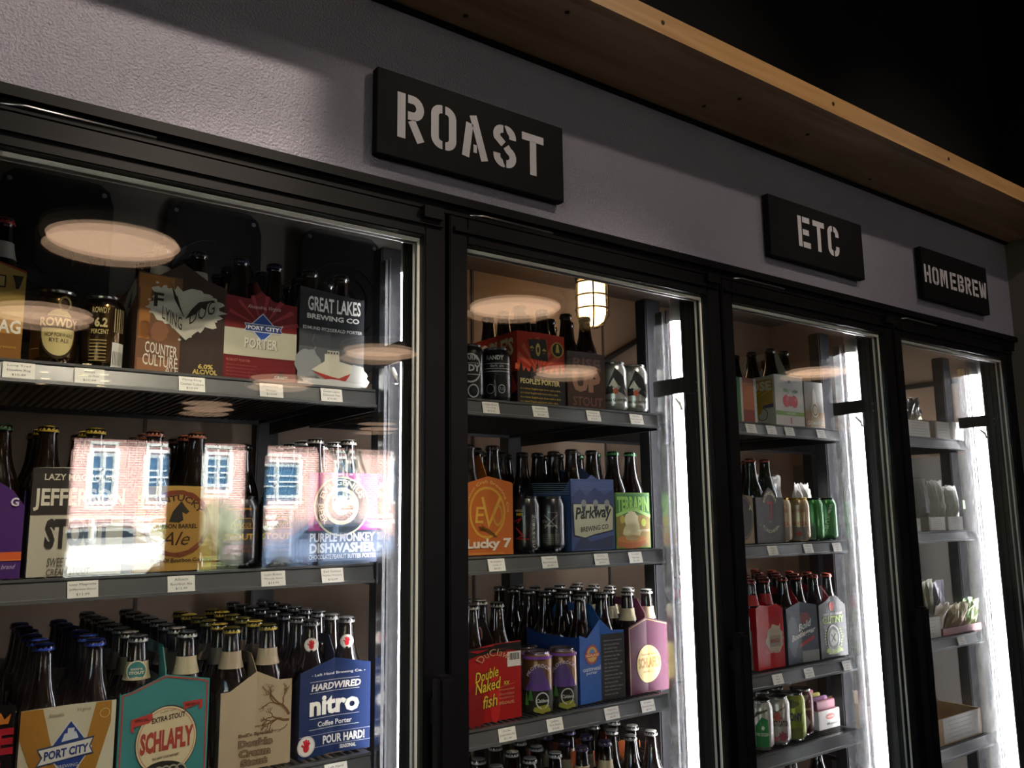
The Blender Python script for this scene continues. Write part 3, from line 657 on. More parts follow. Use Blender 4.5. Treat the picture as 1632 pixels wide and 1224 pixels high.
f.poly([(.40, .58), (.44, .70), (.50, .78), (.54, .83), (.58, .77), (.64, .70), (.60, .67), (.55, .70), (.57, .60), (.52, .57)], '2a2420', 5, 'horse_head')
for i in range(3): f.text('aged in oak barrels', .06 + .3 * (i % 2), .19 + .04 * i * 0, .4 + .3 * (i % 2), .22, '8a6a34', 0, .4, 2) if i < 2 else None
bottle_block(-.4515, .176 + .034, z, 2, 3, '9c5a40', 'copper-capped brown bottle in the parchment horse-head carton', 'copper-capped bottles in the parchment carton', dx=.068)
s2 = box('amber_backing', -.05, .05, 0, .002, 0, .16, mat('card_6a4024', '6a4024', .6), None, (-.43, .41, z + .0005)); tag(s2, 'brown card sheet standing behind the copper-capped bottles', 'card')
for i, x in enumerate((-.339, -.272)):
    r, f = can('tall black can with gold STOUT lettering, ' + ('beside the parchment carton' if i == 0 else 'beside the magenta and navy carton'), x, .205, z, '0e0c0c', metal=.2, top='2a2a2a')
    f.text('STOUT', .38, .38, .62, .47, 'b08838', .05); f.line([[(.44, .54), (.44, .60), (.48, .68), (.60, .68), (.62, .60), (.62, .54), (.44, .54)]], .006, 'b08838'); f.text('WOODY', .46, .55, .60, .62, 'a07830', .02)
    f.rect(.40, .80, .60, .825, 'a07030', 1); f.text('STOUT AGED IN', .42, .27, .62, .31, '8a5a30'); f.text('BOURBON BARRELS', .40, .21, .62, .25, '8a5a30')
bottle_block(-.30, .40, z, 2, 2, '2a2420', 'dark bottle with a black cap behind the tall black cans', 'dark bottles behind the black cans')
r, f, s = carton('magenta and navy carton with a round cream and black emblem', -.224, -.086, z, .164, .165, '9c2a78', side='6a1c52', crease=.005, hh=.0, handle=True, hole=False)
f.rect(0, 0, 1, .36, '1c2438', 1); f.ell(.47, .63, .40, .335, 'cfc8a8', 2, seg=44); f.ell(.47, .63, .375, .315, '1c1c24', 3, seg=44); f.ell(.47, .63, .25, .21, 'd8d2b4', 4, seg=40); f.ell(.47, .63, .20, .165, '2a2620', 5, r_in=.62, a0=math.radians(40), a1=math.radians(330)); f.rect(.47, .59, .64, .64, '2a2620', 5, 'monogram')
f.arc('EVIL GENIUS', .47, .63, .275, .235, .28, 90, 140, 'd8d2b8', .02, 5); f.arc('BEER', .47, .63, .265, .225, .3, 200, 50, 'd8d2b8', .02, 5, under=True)
f.text('PURPLE MONKEY', .02, .235, .96, .335, 'cfccd4', .03); f.text('DISHWASHER', .02, .115, .97, .225, 'cfccd4', .04); f.text('CHOCOLATE PEANUT BUTTER PORTER', .01, .05, .98, .10, 'cfccd4', .02)
bottle_block(-.165, .176 + .035, z, 2, 4, 'b8b4ac', 'silver-capped bottle in the magenta and navy carton', 'silver-capped bottles in the magenta carton', dx=.066)

# ================================================================== DOOR 1, third shelf
z = SHZ[1][2]
r, f, s = carton('black carton with a big red letter and flames at the bottom left corner', -.797, -.664, z, .150, .16, '181416', crease=.001, handle=False)
f.text('E', .80, .56, 1.0, .80, 'b02030', .06); f.poly([(.80, .84), (.86, .95), (.90, .88), (.96, .93), (.94, .84)], 'c87828', 2, 'flame'); f.text('FIRE', .1, .3, .9, .5, 'b02030', .04)
r, f, s = carton('cream and gold carton with a blue diamond and white banner', -.657, -.529, z, .140, .141, 'cfc8b0', side='b8b2a0', crease=.001, handle=False, hs=.13)
f.poly([(0, 1), (.22, 1), (.50, .0), (.30, 0), (0, .72)], 'a8762a', 1, 'gold_band'); f.poly([(.78, 1), (.95, 1), (.95, .78), (.72, 0), (.55, .0)], 'a8762a', 1, 'gold_band')
f.poly([(.52, .86), (.76, .55), (.52, .22), (.28, .55)], 'd4d4d4', 2); f.poly([(.52, .84), (.745, .55), (.52, .24), (.295, .55)], '27408c', 3); f.poly([(.18, .60), (.78, .66), (.74, .56), (.78, .48), (.18, .42), (.23, .51)], '30406c', 4, 'banner'); f.poly([(.20, .585), (.76, .64), (.725, .56), (.76, .495), (.20, .435), (.245, .51)], 'dcdad4', 5, 'banner')
f.text('PORT CITY', .26, .475, .72, .565, '2c3c78', .04, slope=.03, lay=6); f.text('BREWING', .40, .375, .62, .41, 'd0d4dc', lay=4); f.poly([(.43, .64), (.61, .66), (.58, .73), (.46, .72)], 'd0d4dc', 4, 'tug_boat'); f.rect(.49, .72, .56, .77, 'd0d4dc', 4, 'tug_boat'); f.text('Alexandria', .28, .90, .44, .94, '6a5c44', shear=.3); f.text('Virginia', .58, .92, .72, .965, '6a5c44', shear=.3); f.ell(.88, .88, .055, .05, 'd8b470', 2, r_in=.86)
bottle_block(-.593, .176 + .034, z, 2, 3, '3450c0', 'blue-capped brown bottle in the cream and gold carton', 'blue-capped bottles on the third shelf', dx=.072)
bottle_block(-.593, .41, z, 2, 3, '2c3c80', 'dull blue-capped bottle in the pale grey CRAFT carton', 'blue-capped bottles in the grey carton', dx=.064)
r2, f2, s_ = carton('pale grey carton end reading CRAFT, deep behind the blue-capped bottles', -.66, -.53, z, .165, .167, '8c8680', Y0=.375, depth=.19, crease=0, handle=False)
f2.text('BREWING CRAFT BEER', .05, .70, .95, .80, '4a4644', .03)
r, f, s = carton('teal carton with a round cream badge and red lettering', -.524, -.388, z, .148, .166, '3f8482', side='2f6462', crease=.004, hh=.045, hcol='4a9896', top=[(0, .145), (.12, .148), (.5, .168), (.88, .158), (1, .155)])
M_red = 'a84438'
f.line([[(.03, .0), (.03, .965), (.12, .985), (.5, 1.115), (.88, 1.045), (.97, 1.02), (.97, 0)]], .018, M_red, 1, 'border_line')
f.ell(.53, .46, .345, .355, '3a2a22', 2, seg=44); f.ell(.53, .46, .335, .345, 'd9c7a0', 3, seg=44); f.ell(.53, .46, .315, .325, 'a84438', 4, r_in=.985, seg=44)
f.text('SCHLAFLY', .24, .34, .83, .56, M_red, .05, lay=5, slope=.03); f.text('EXTRA STOUT', .36, .645, .73, .70, '3a2a22', .03, lay=5, slope=.035); f.text('Dublin style', .45, .73, .62, .76, '6a5440', lay=5, slope=.02); f.text('THE SAINT LOUIS BREWERY', .38, .27, .68, .295, '3a2a22', .01, lay=5, slope=.02)
f.poly([(.13, .72), (.36, .76), (.37, .70), (.33, .66), (.16, .64), (.17, .58), (.13, .61)], 'b04038', 5, 'ribbon'); f.poly([(.70, .83), (.92, .84), (.92, .76), (.88, .73), (.88, .79), (.71, .75)], 'b04038', 5, 'ribbon'); f.text('SPECIAL', .17, .685, .33, .715, '4a1410', .02, lay=6); f.text('RESERVE', .73, .785, .89, .81, '4a1410', .02, lay=6)
f.ell(.50, .12, .26, .13, '2e2a26', 5, wob=.04)
for q in range(6): f.ell(.30 + q * .08, .12, .07, .085, 'a09a88', 6, r_in=.8, seg=20, name='knot_loop')
bs = bottle_block(-.456, .176 + .034, z, 2, 8, 'b8b4ac', 'silver-capped brown bottle with a cream neck label behind the teal carton', 'silver-capped bottles behind the teal carton', dx=.076, dy=.062, band='b4a888')
bs[0].rotation_euler = (0, 0, -.25)
sfb = Surface(bs[0], .03, .03, lambda xx, zz, l: (xx - .015, -.0185 - l * 1.2 + 20 * (xx - .015) ** 2, zz + .161)); sfb.ell(.5, .5, .5, .55, 'd8ceb0', 0, name='neck_badge'); sfb.ell(.5, .5, .44, .48, '3f8482', 1, name='neck_badge'); sfb.text('extra', .2, .56, .8, .68, 'e0d8c0', .02); sfb.text('STOUT', .12, .34, .88, .50, 'e0d8c0', .05)
r, f, s = carton('beige carton with a bare brown tree drawing', -.369, -.247, z, .128, .152, 'a8967a', side='3a3430', crease=.003, hh=.03, hcol='8c7c64', top=[(0, .128), (.12, .128), (.5, .156), (.82, .138), (1, .138)])
rnd = random.Random(4)
br = []
def grow(u, v, a, L, d):
    u2, v2 = u + L * math.cos(a), v + L * .9 * math.sin(a)
    br.append(([(u, v), ((u + u2) / 2 + rnd.uniform(-.015, .015), (v + v2) / 2 + rnd.uniform(-.015, .015)), (u2, v2)], d))
    if d < 5:
        for _ in range(2 if d else 3): grow(u2, v2, a + rnd.uniform(-.8, .8), L * rnd.uniform(.55, .8), d + 1)
grow(.97, .55, math.radians(165), .16, 0); grow(.97, .62, math.radians(125), .18, 0); grow(.95, .5, math.radians(215), .12, 2)
for d in range(6):
    pp = [[(min(.99, max(.02, u)), min(1.04, max(.42, v))) for u, v in p] for p, dd in br if dd == d]
    if pp: f.line(pp, (.035, .02, .013, .009, .006, .004)[d], '6a4c30', 1, 'tree_drawing')
for t, u0, v0, u1, v1, b in (("Bell's Special", .26, .40, .74, .455, .02), ('Double', .26, .275, .75, .375, .06), ('Cream', .27, .155, .72, .26, .06), ('Stout', .30, .04, .68, .14, .06)):
    f.text(t, u0, v0, u1, v1, '5c4630', b + .035, lay=1); f.text(t, u0 + .01, v0 + .008, u1 - .01, v1 - .008, '7c6850', max(0, b - .03), lay=2)
bottle_block(-.312, .176 + .034, z, 2, 6, 'b8a040', 'gold-capped brown bottle with a beige neck label in the beige carton', 'gold-capped bottles in the beige carton', dx=.064, band='a09078')
r, f, s = carton('navy carton with white lettering and a red hand in a white circle', -.232, -.096, z, .146, .160, '1e2c50', side='18243e', crease=.007, hh=.04, top=[(0, .143), (.5, .163), (1, .150)], rough=.28, hcol='1c2440')
w_ = 'd8d4c8'
f.text('- Left Hand Brewing Co. -', .16, .915, .92, .955, w_, .01, slope=.0); f.text('HARDWIRED', .16, .755, .86, .835, w_, .03, shear=.15); f.text('nitro', .14, .465, .84, .69, 'e4e0d4', .04); f.text('Coffee Porter', .26, .335, .74, .395, w_, .02); f.text('POUR HARD!', .34, .125, .92, .225, w_, .03); f.text('SEASONAL', .58, .045, .80, .09, w_, .02)
for v in (.73, .86, .435, .31): f.rect(.14, v, .84, v + .004, w_, 2, 'rule_line')
f.rect(0, .245, 1, .249, 'a8aab4', 2, 'rule_line'); f.rect(0, .105, 1, .109, 'a8aab4', 2, 'rule_line')
def hand(sf, u, v, r, k=1.0, lay=4):
    sf.ell(u, v, r, r * k, 'd8d4cc', lay); sf.ell(u, v, r * .96, r * .96 * k, 'a8a49c', lay + 1, r_in=.93)
    sf.ell(u, v - r * .2 * k, r * .34, r * .38 * k, 'c02028', lay + 1, name='red_hand')
    for a, L in ((150, .62), (112, .78), (92, .82), (70, .76), (48, .62)):
        ca, sa = math.cos(math.radians(a)), math.sin(math.radians(a))
        sf.line([[(u + r * .18 * ca, v - r * .15 * k + r * .15 * k * sa), (u + r * L * ca, v - r * .12 * k + r * L * k * sa)]], r * .2, 'c02028', lay + 1, 'red_hand')
hand(f, .10, .14, .125, .93)
bs = bottle_block(-.164, .176 + .035, z, 2, 8, '6a6866', 'dark bottle with a dull silver cap in the navy red-hand carton', 'dark bottles in the navy carton', dx=.070, dy=.062)
for b in bs[:2]:
    b.rotation_euler = (0, 0, -.35)
    hand(Surface(b, .026, .026, lambda xx, zz, l: (xx - .013, -.0162 - l * 1.2 + 22 * (xx - .013) ** 2, zz + .174)), .5, .5, .48, 1.0, 0)
for x, t, w in ((-.697, ('Long Trail', 'Double Bag', '$10.49'), 'the yellow carton'), (-.602, ('Atlas', 'Rowdy Rye', '$10.99'), 'the gold and brown cans'), (-.448, ('Flying Dog', 'Counter Culture', '$10.99'), 'the brown bat carton'), (-.313, ('Port City', 'Porter', '$10.99'), 'the red PORTER carton'), (-.200, ('Great Lakes', 'Edmund Fitz', '$10.49'), 'the ship carton')): price(x, SHZ[1][0], t, w)
for x, t, w in ((-.592, ('Lazy Magnolia', 'Jefferson Stout', '$11.99'), 'the cream and black carton'), (-.450, ('Alltech', 'Bourbon Ale', '$12.49'), 'the parchment carton'), (-.299, ('Lost Rhino', 'Woody Stout', '$14.99'), 'the tall black cans'), (-.191, ('Evil Genius', 'Purple Monkey', '$10.99'), 'the magenta carton')): price(x, SHZ[1][1], t, w)
price(-.177, SHZ[1][2], ('Left Hand', 'Hardwired', '$11.49'), 'the navy red-hand carton')

# ================================================================== DOOR 2, top shelf
z = SHZ[2][0]
for i, x in enumerate((.142, .214)):
    r, f = can('black can with silver print, ' + ('nearest the first door on the top shelf' if i == 0 else 'beside the red fist carton'), x, .205, z, '101114', metal=.3, top='5a5c60')
    if i == 0:
        f.ell(.52, .56, .12, .26, 'a8b0b4', 1, r_in=.88); f.text('DY', .50, .50, .62, .62, 'b8c0c4', .04); f.text('DARK', .42, .70, .60, .78, 'a8b0b4', .02); f.ell(.55, .16, .06, .12, 'a0a8ac', 1, r_in=.8); f.rect(.40, .44, .66, .455, 'a8b0b4'); f.rect(.40, .64, .66, .65, 'a8b0b4')
    else:
        f.text('RANDY', .40, .76, .58, .84, 'b8c0c4', .03); f.rect(.36, .69, .66, .70, 'a8b0b4'); f.rect(.36, .60, .66, .61, 'a8b0b4'); f.rect(.36, .55, .66, .56, 'a8b0b4'); f.text('dark ale', .44, .63, .58, .68, 'a8b0b4'); f.ell(.44, .24, .045, .09, '8c9498', 1, r_in=.85); f.ell(.56, .24, .04, .08, '9aa2a6', 1, r_in=.8); f.text('5.5', .535, .215, .585, .265, '9aa2a6')
r, f, s = carton("red and black carton with a raised-fist flag and sun rays", .251, .386, z, .164, .166, 'b03020', side='b03020', crease=.001, handle=False, hs=.164, depth=.2)
f.rect(0, 0, 1, .45, '1c1a18', 1)
for a in range(9):
    t0 = math.radians(8 + a * 20); f.poly([(.45, .45), (.45 + .5 * math.cos(t0), .45 + .5 * math.sin(t0)), (.45 + .5 * math.cos(t0 + .16), .45 + .5 * math.sin(t0 + .16))], 'c85c38', 1, 'sunray')
f.poly([(.22, .90), (.60, .93), (.64, .62), (.28, .64)], '201c1a', 2, 'flag'); f.ell(.43, .77, .05, .09, 'd8c060', 3, r_in=.45); f.text('*', .26, .72, .34, .82, 'd8c060', .04); f.text('*', .52, .70, .60, .80, 'd8c060', .04); f.ell(.84, .80, .13, .11, 'd0b050', 3); f.ell(.84, .80, .11, .093, '2a2420', 4); f.poly([(.80, .76), (.88, .76), (.86, .88), (.82, .88)], 'd0b050', 5, 'fist')
for u in (.02, .12, .24, .36, .48, .6, .72, .84, .93): f.poly([(u, .44), (u + .05, .56 + .05 * math.sin(u * 40)), (u + .10, .44)], '1c1a18', 2, 'crowd_silhouette')
f.text("PEOPLE'S PORTER", .05, .285, .88, .36, 'c8b87c', .03)
for i in range(4): f.text('is a robust English-style brew with a dark,', .05, .20 - i * .058, .90 - .06 * (i % 2), .235 - i * .058, 'b8963c', .01)
s.rect(0, .45, 1, 1, 'b83424', 0); s.text("PEOPLE'S", .08, .68, .94, .93, 'd8cf9c', .04); s.rect(0, 0, 1, .45, '201a18', 1); s.poly([(.55, .45), (.9, .45), (1, .2), (.8, .1)], 'c03828', 2); s.poly([(.1, .98), (.3, .98), (.25, .7)], 'c85c38', 1)
bottle_block(.318, .176 + .036, z, 2, 3, '201a16', "dark bottle with a black cap in the red flag carton", "bottles in the red fist carton")
bottle_block(.13, .176 + .16, z, 2, 2, '241a14', 'dark bottle behind the black cans with silver print', 'bottles behind the silver-print cans')
r, f, s = carton('dark brown carton with large rust lettering beside the silver cans', .394, .511, z, .134, .136, '3c2c24', side='2c201a', crease=.001, handle=False, hs=.13)
f.text('RISE', .14, .71, .86, .90, '785040', .02); f.text('UP', .12, .30, .86, .68, '8a6450', .06); f.text('STOUT', .12, .06, .90, .22, '6a4438', .02)
bottle_block(.452, .176 + .035, z, 2, 3, '1c1614', 'dark brown bottle in the dark brown carton', 'bottles in the dark brown carton', dx=.058)
for i, x in enumerate((.553, .6215)):
    r, f = can('silver can with a black angular figure, ' + ('beside the brown carton' if i == 0 else 'at the shelf end near the tube light'), x, .192, z, 'b4b4b0', metal=.8, top='8c8c88')
    f.poly([(.40, .40), (.52, .86), (.62, .70), (.66, .42), (.55, .52)], '1e1e20', 1, 'figure'); f.poly([(.44, .50), (.50, .66), (.56, .48)], 'c4c4c0', 2, 'figure'); f.poly([(.38, .34), (.48, .52), (.50, .36)], '26262a', 2, 'figure'); f.poly([(.54, .40), (.66, .30), (.60, .52)], '2a2a2e', 2, 'figure'); f.ell(.52, .40, .03, .06, 'b05a38', 3); f.text('PENN QUARTER', .38, .19, .66, .25, '222226', .03); f.text('PORTER', .44, .11, .60, .15, '222226', .01)

# ================================================================== DOOR 2, second shelf
z = SHZ[2][1]
r, f, s = carton('orange carton with a yellow ring and a barley ear', .113, .234, z, .145, .158, 'b8642c', side='a05424', crease=.004, hh=.05, hcol='c07030', top=[(0, .146), (.5, .162), (.97, .150), (1, .147)], hole=False)
f.ell(.46, .60, .38, .37, 'c89838', 1, r_in=.9, wob=.01, seg=44); f.arc('Evolution Craft Brewing Co', .46, .60, .40, .40, .16, 95, 190, 'd8a860', .01, 2); f.text('E', .20, .45, .40, .68, 'd0a040', .01, .1); f.line([[(.36, .82), (.50, .42), (.74, .82)]], .06, 'cfa040', 3, 'monogram'); f.ell(.68, .56, .10, .16, 'b88c3c', 3, r_in=.75)
f.text('Lucky 7', .02, .06, .95, .23, 'dcd4c8', .04); f.line([[(.28, .40), (.50, .33), (.66, .25)], [(.30, .36), (.48, .36), (.62, .28)]], .02, '5c4418', 4, 'barley_ear')
for i in range(7): f.ell(.36 + i * .04, .40 - i * .02, .014, .03, '6a4c1c', 5, seg=8, name='barley_grain')
f.text('ALE BREWED WITH ROASTED MALT', .04, .01, .8, .035, 'd8a860')
bottle_block(.1735, .176 + .034, z, 2, 4, '26201c', 'dark bottle with a black cap in the orange ring carton', 'bottles in the orange carton')
for i, x in enumerate((.288, .358)):
    r, f = can('slim black can with ' + ('red scribbles and upright white lettering' if i == 0 else 'thin white crossed lines'), x, .205, z, '0c0c0e', metal=.2, top='3a3a3c')
    if i == 0:
        f.line([[(.38, .55), (.46, .60), (.42, .52)], [(.40, .45), (.48, .30), (.40, .25), (.54, .24)]], .014, 'a02028'); f.text('MISS', .40, .72, .48, .76, 'b8b0a0', .01); f.text('ME!', .41, .65, .48, .70, 'b89a28', .03)
        for j, ch in enumerate('CHAMPION'): f.text(ch, .575, .10 + j * .072, .605, .16 + j * .072, 'b8b8b4', .02)
    else:
        f.line([[(.44, .66), (.58, .42)], [(.58, .66), (.44, .42)]], .008, 'b0b0ac'); f.text('Brewing', .48, .68, .58, .72, 'a8a8a4'); f.text('Ox', .42, .52, .47, .57, 'b0b0ac', .02); f.text('Onyx', .44, .44, .58, .49, 'b0b0ac', .02)
        for j in range(5): f.text('big bold dark lager', .42, .16 + j * .035, .60, .18 + j * .035, '9a9a96')
bottle_block(.32, .34, z, 3, 3, '2c221c', 'dark bottle behind the slim black cans', 'dark bottles behind the slim black cans')
r, f, s = carton('blue carton with mountains and a cream script sign', .396, .527, z, .160, .166, '4a5888', side='5068a0', crease=.002, hh=.02, top=[(0, .160), (.38, .160), (.5, .170), (.62, .160), (1, .160)], hole=False)
for k in range(6): f.line([[(.02, .97 - k * .022), (.5, .95 - k * .022), (.98, .97 - k * .022)]], .006, '6a7cac', 1, 'sky_line'); s.line([[(.02, .97 - k * .03), (.98, .94 - k * .03)]], .008, 'a8c0e0', 1, 'sky_line')
f.poly([(0, .74), (.2, .86), (.36, .76), (.55, .88), (.78, .78), (1, .86), (1, .62), (0, .62)], '38426c', 2, 'mountain'); f.poly([(.02, .66), (.9, .66), (.98, .60), (.96, .26), (.5, .20), (.3, .16), (.04, .20)], '1c1e2c', 3, 'cream_sign'); f.poly([(.04, .645), (.88, .645), (.96, .59), (.94, .28), (.5, .22), (.3, .18), (.06, .22)], 'b4b49c', 4, 'cream_sign')
f.text('Parkway', .08, .38, .92, .60, '22201c', .03, .15, 5, .03); f.text('BREWING CO', .20, .255, .84, .325, '26241f', .02, lay=5, slope=.04)
for u in (.28, .56, .82): f.ell(u, .66, .06, .05, '8c8c90', 5, seg=16, name='climber'); f.poly([(u - .05, .62), (u + .05, .62), (u + .02, .54), (u - .03, .55)], '2a2c3c', 5, 'climber')
f.poly([(.06, .06), (.24, .22), (.44, .12), (.96, .20), (.96, .03), (.06, .02)], '2a3050', 3, 'rock')
bottle_block(.4615, .176 + .035, z, 2, 4, '2a2824', 'dark bottle with a black cap in the blue mountain carton', 'bottles in the blue mountain carton')
r, f, s = carton('green and gold carton with a turtle on a barrel', .531, .643, z, .130, .130, '5c8c34', side='3c6424', crease=.001, handle=False, hs=.12)
f.rect(.02, .02, .98, .60, '8a7434', 1); f.rect(.02, .60, .98, .98, '3c7038', 1); f.text('TERRAPIN', .04, .66, .96, .93, '8cc05c', .04); f.poly([(0, .56), (.4, .66), (.6, .66), (1, .54), (1, .60), (.6, .72), (.4, .72), (0, .62)], '9cc870', 3, 'ribbon'); f.ell(.46, .48, .20, .20, 'cfc8a0', 3, wob=.12); f.ell(.46, .30, .26, .16, 'c4bc8c', 3, wob=.1); f.ell(.44, .12, .42, .12, 'a8602c', 2); f.ell(.44, .17, .42, .07, 'b87838', 3); f.text('MOO-HOO CHOCOLATE', .62, .30, .96, .34, 'e0dcc0', .01, lay=5); f.ell(.80, .46, .07, .07, 'b8c048', 3); f.ell(.18, .52, .07, .07, 'b0a848', 3)
bottle_block(.587, .176 + .033, z, 2, 3, '3c8c50', 'green-capped brown bottle in the green turtle carton', 'green-capped bottles in the green carton', dx=.056)

# ================================================================== DOOR 2, third shelf
z = SHZ[2][2]
r, f, s = carton('red and black carton with yellow scrawled lettering', .116, .250, z, .146, .150, '9c1c1c', side='7c1414', crease=.003, hh=.045, hcol='2c2220', top=[(0, .144), (.5, .150), (1, .152)])
f.poly([(0, .86), (.2, .90), (.5, 1.0), (.5, 1.02), (1, 1.03), (1, .90), (.8, .92), (.5, .98), (.2, .93), (0, .97)], '1e1816', 1, 'black_top'); f.rect(0, .97, 1, 1.0, '1e1816', 1); f.ell(.15, .2, .18, .3, '801414', 0); f.ell(.52, .35, .10, .38, 'b82424', 1)
f.arc('DuClaw', .5, .70, .27, .17, .55, 92, 110, 'c09068', .0, 4); f.rect(.74, .70, .99, .90, 'd0ccc8', 3, 'barcode_label')
for i in range(10): f.rect(.77 + i * .02, .79, .778 + i * .02 + .004 * (i % 3), .88, '2a2826', 4, 'barcode_bar')
for t, u0, v0, u1, v1, sl in (('Double', .14, .53, .58, .68, .06), ('Naked', .14, .385, .62, .55, .04), ('xx', .66, .46, .78, .52, .0), ('fish', .28, .18, .56, .36, .02)):
    f.text(t, u0, v0, u1, v1, '2c1208', .07, .15, 2, sl); f.text(t, u0 + .005, v0 + .005, u1 - .005, v1 - .005, 'd8b838' if t != 'fish' else 'd0a838', .015, .15, 3, sl)
for i, t in enumerate(('imperial', 'chocolate', 'raspberry', 'stout')): f.text(t, .58, .385 - i * .055 - (.015 if i == 3 else 0), .86, .42 - i * .055, 'b87858', .01 + .02 * (i == 3))
f.line([[(.56, .43), (.88, .475)]], .006, 'b87858', 2)
bs = bottle_block(.183, .176 + .035, z, 2, 6, 'a8a49c', 'silver-capped dark bottle in the red scrawl carton', 'silver-capped bottles in the red fish carton', dx=.066)
rim = Surface(r, .02, .03, lambda xx, zz, l: (-.0012 - l, .060 - xx, zz + .150)); rim.ell(.5, .5, .48, .5, 'd0ccc8', 0, name='round_seal'); rim.ell(.5, .5, .36, .38, 'b02828', 1, name='round_seal')
for i, (x, y) in enumerate(((.315, .205), (.385, .205), (.335, .272))):
    r, f = can('purple and gold craft can with a pine landscape, ' + ('beside the red carton' if i == 0 else 'beside the blue oatmeal carton' if i == 1 else 'in the row behind the other two'), x, y, z, '6a4a24', metal=.6, top='9a8c9c')
    f.rect(.30, .88, .70, .93, '7a4aa0', 1); f.rect(.30, .0, .70, .36, '1e1c18', 1); f.poly([(.36, .36), (.44, .58), (.50, .50), (.58, .62), (.66, .36)], '5c3a84', 2, 'mountain'); f.ell(.50, .60, .08, .16, '54407a', 2, wob=.06); f.arc('PILOT ROCK', .53, .48, .13, .27, .22, 100, 110, 'c8b8d0', .02, 4)
    f.ell(.55, .20, .07, .14, 'c0beb8', 3, r_in=.85); f.text('Caldera', .49, .17, .61, .23, 'c8c6c0', .02, .2, 4); f.poly([(.40, .20), (.43, .42), (.46, .20)], '3c7034', 4, 'pine_tree'); f.poly([(.36, .12), (.385, .36), (.41, .12)], '4a8038', 4, 'pine_tree'); f.ell(.55, .06, .09, .07, '8a8a30', 3, wob=.2)
r, f, s = carton('blue and black carton reading oatmeal porter with a red crest', .411, .545, z, .142, .170, '2c58a0', side='2850a0', crease=.006, hh=.035, hcol='3468b0', top=[(0, .146), (.18, .138), (.5, .176), (.72, .150), (1, .148)], hs=.138)
f.rect(.505, .0, 1, 1.0, '201f1f', 1); f.text('oatmeal', .06, .475, .48, .545, 'c8ccd0', .01); f.text('porter', .14, .41, .40, .465, 'c8ccd0', .01); f.ell(.28, .72, .15, .145, 'a8402c', 2, wob=.05); f.ell(.28, .72, .12, .115, 'c8a048', 3); f.ell(.28, .74, .07, .06, '5878a8', 4); f.poly([(.10, .74), (.46, .74), (.44, .68), (.12, .68)], 'b8403c', 5, 'banner'); f.text('HIGHLAND', .13, .69, .43, .73, 'e0c878', .02, lay=6)
for i in range(15): f.text(('Highland was founded', 'the Scots and Irish', 'who settled in these', 'Appalachian hills and', 'mountains in the 18th')[i % 5], .56, .88 - i * .058, .94 - .05 * (i % 3), .912 - i * .058, '8c8884')
bottle_block(.478, .176 + .035, z, 2, 6, '8c8a86', 'silver-capped bottle in the blue and black oatmeal carton', 'bottles in the blue oatmeal carton', dx=.066)
r, f, s = carton('maroon carton with a cream oval badge at the shelf end near the tube light', .560, .690, z, .150, .164, '4a0e30', side='38101f', crease=.007, hh=.045, hcol='6c1c48', top=[(0, .150), (.5, .168), (1, .152)], rough=.5)
f.line([[(.02, .0), (.02, .98), (.5, 1.095), (.98, .995), (.98, 0)]], .014, 'b09460', 1, 'border_line'); f.ell(.50, .42, .30, .28, 'd8c078', 2, seg=40); f.text('Oatmeal Stout', .32, .55, .72, .585, '6a3a20', .01); f.text('SCHLAFLY', .24, .36, .80, .52, 'a87c34', .05); f.text('THE SAINT LOUIS', .36, .29, .66, .315, '6a3a20', .01)
bottle_block(.625, .176 + .035, z, 2, 5, 'b8b4ac', 'silver-capped bottle with a cream neck label in the maroon carton', 'bottles in the maroon carton', dx=.064, band='b8ac8c')
# fourth shelf: only bottle tops show
z = SHZ[2][3]
for x, c, lab, g in ((.175, 'c8c6c0', 'white-capped bottle on the fourth shelf at the near end', 'a'), (.330, 'c8c6c0', 'white-capped bottle on the fourth shelf below the purple cans', 'b'), (.475, '54406c', 'bottle with a purple-red cap on the fourth shelf below the oatmeal carton', 'c'), (.622, 'b8b4ac', 'silver-capped bottle on the fourth shelf below the maroon carton', 'd')):
    bottle_block(x, .21, z, 2, 5, c, lab, 'fourth shelf bottles ' + {'a': 'at the near end', 'b': 'below the purple cans', 'c': 'below the oatmeal carton', 'd': 'below the maroon carton'}[g], dx=.068, band='b8a888' if g == 'c' else None)
for x, c in ((.475, 'b05a3c'), (.622, 'b0582c')):
    carton('orange carton end behind the %s on the fourth shelf' % ('purple-red capped bottles' if x < .5 else 'silver-capped bottles'), x - .06, x + .06, z, .19, .20, c, Y0=.275, depth=.1, crease=0, handle=False)
for x, t, w in ((.155, ('Oskar Blues', 'Ten Fidy', '$13.49'), 'the black silver-print cans'), (.286, ('Foothills', "People's Porter", '$10.49'), "the red flag carton"), (.440, ('Evolution', 'Rise Up Stout', '$10.99'), 'the dark brown carton'), (.576, ('DC Brau', 'Penn Quarter', '$10.49'), 'the silver cans')): price(x, SHZ[2][0], t, w)
for x, t, w in ((.166, ('Evolution', 'Lucky 7', '$9.99'), 'the orange carton'), (.304, ('Champion', 'Black Me Stout', '$9.99'), 'the slim black cans'), (.452, ('Parkway', 'Raven Roost', '$10.49'), 'the blue mountain carton'), (.557, ('Terrapin', 'Moo-Hoo', '$11.49'), 'the green turtle carton')): price(x, SHZ[2][1], t, w)
for x, t, w in ((.188, ('DuClaw', 'Double Naked Fish', '$11.49'), 'the red scrawl carton'), (.310, ('Caldera', 'Pilot Rock', '$10.49'), 'the purple and gold cans'), (.470, ('Highland', 'Oatmeal Porter', '$9.99'), 'the blue oatmeal carton'), (.580, ('Schlafly', 'Oatmeal Stout', '$9.99'), 'the maroon carton')): price(x, SHZ[2][2], t, w)

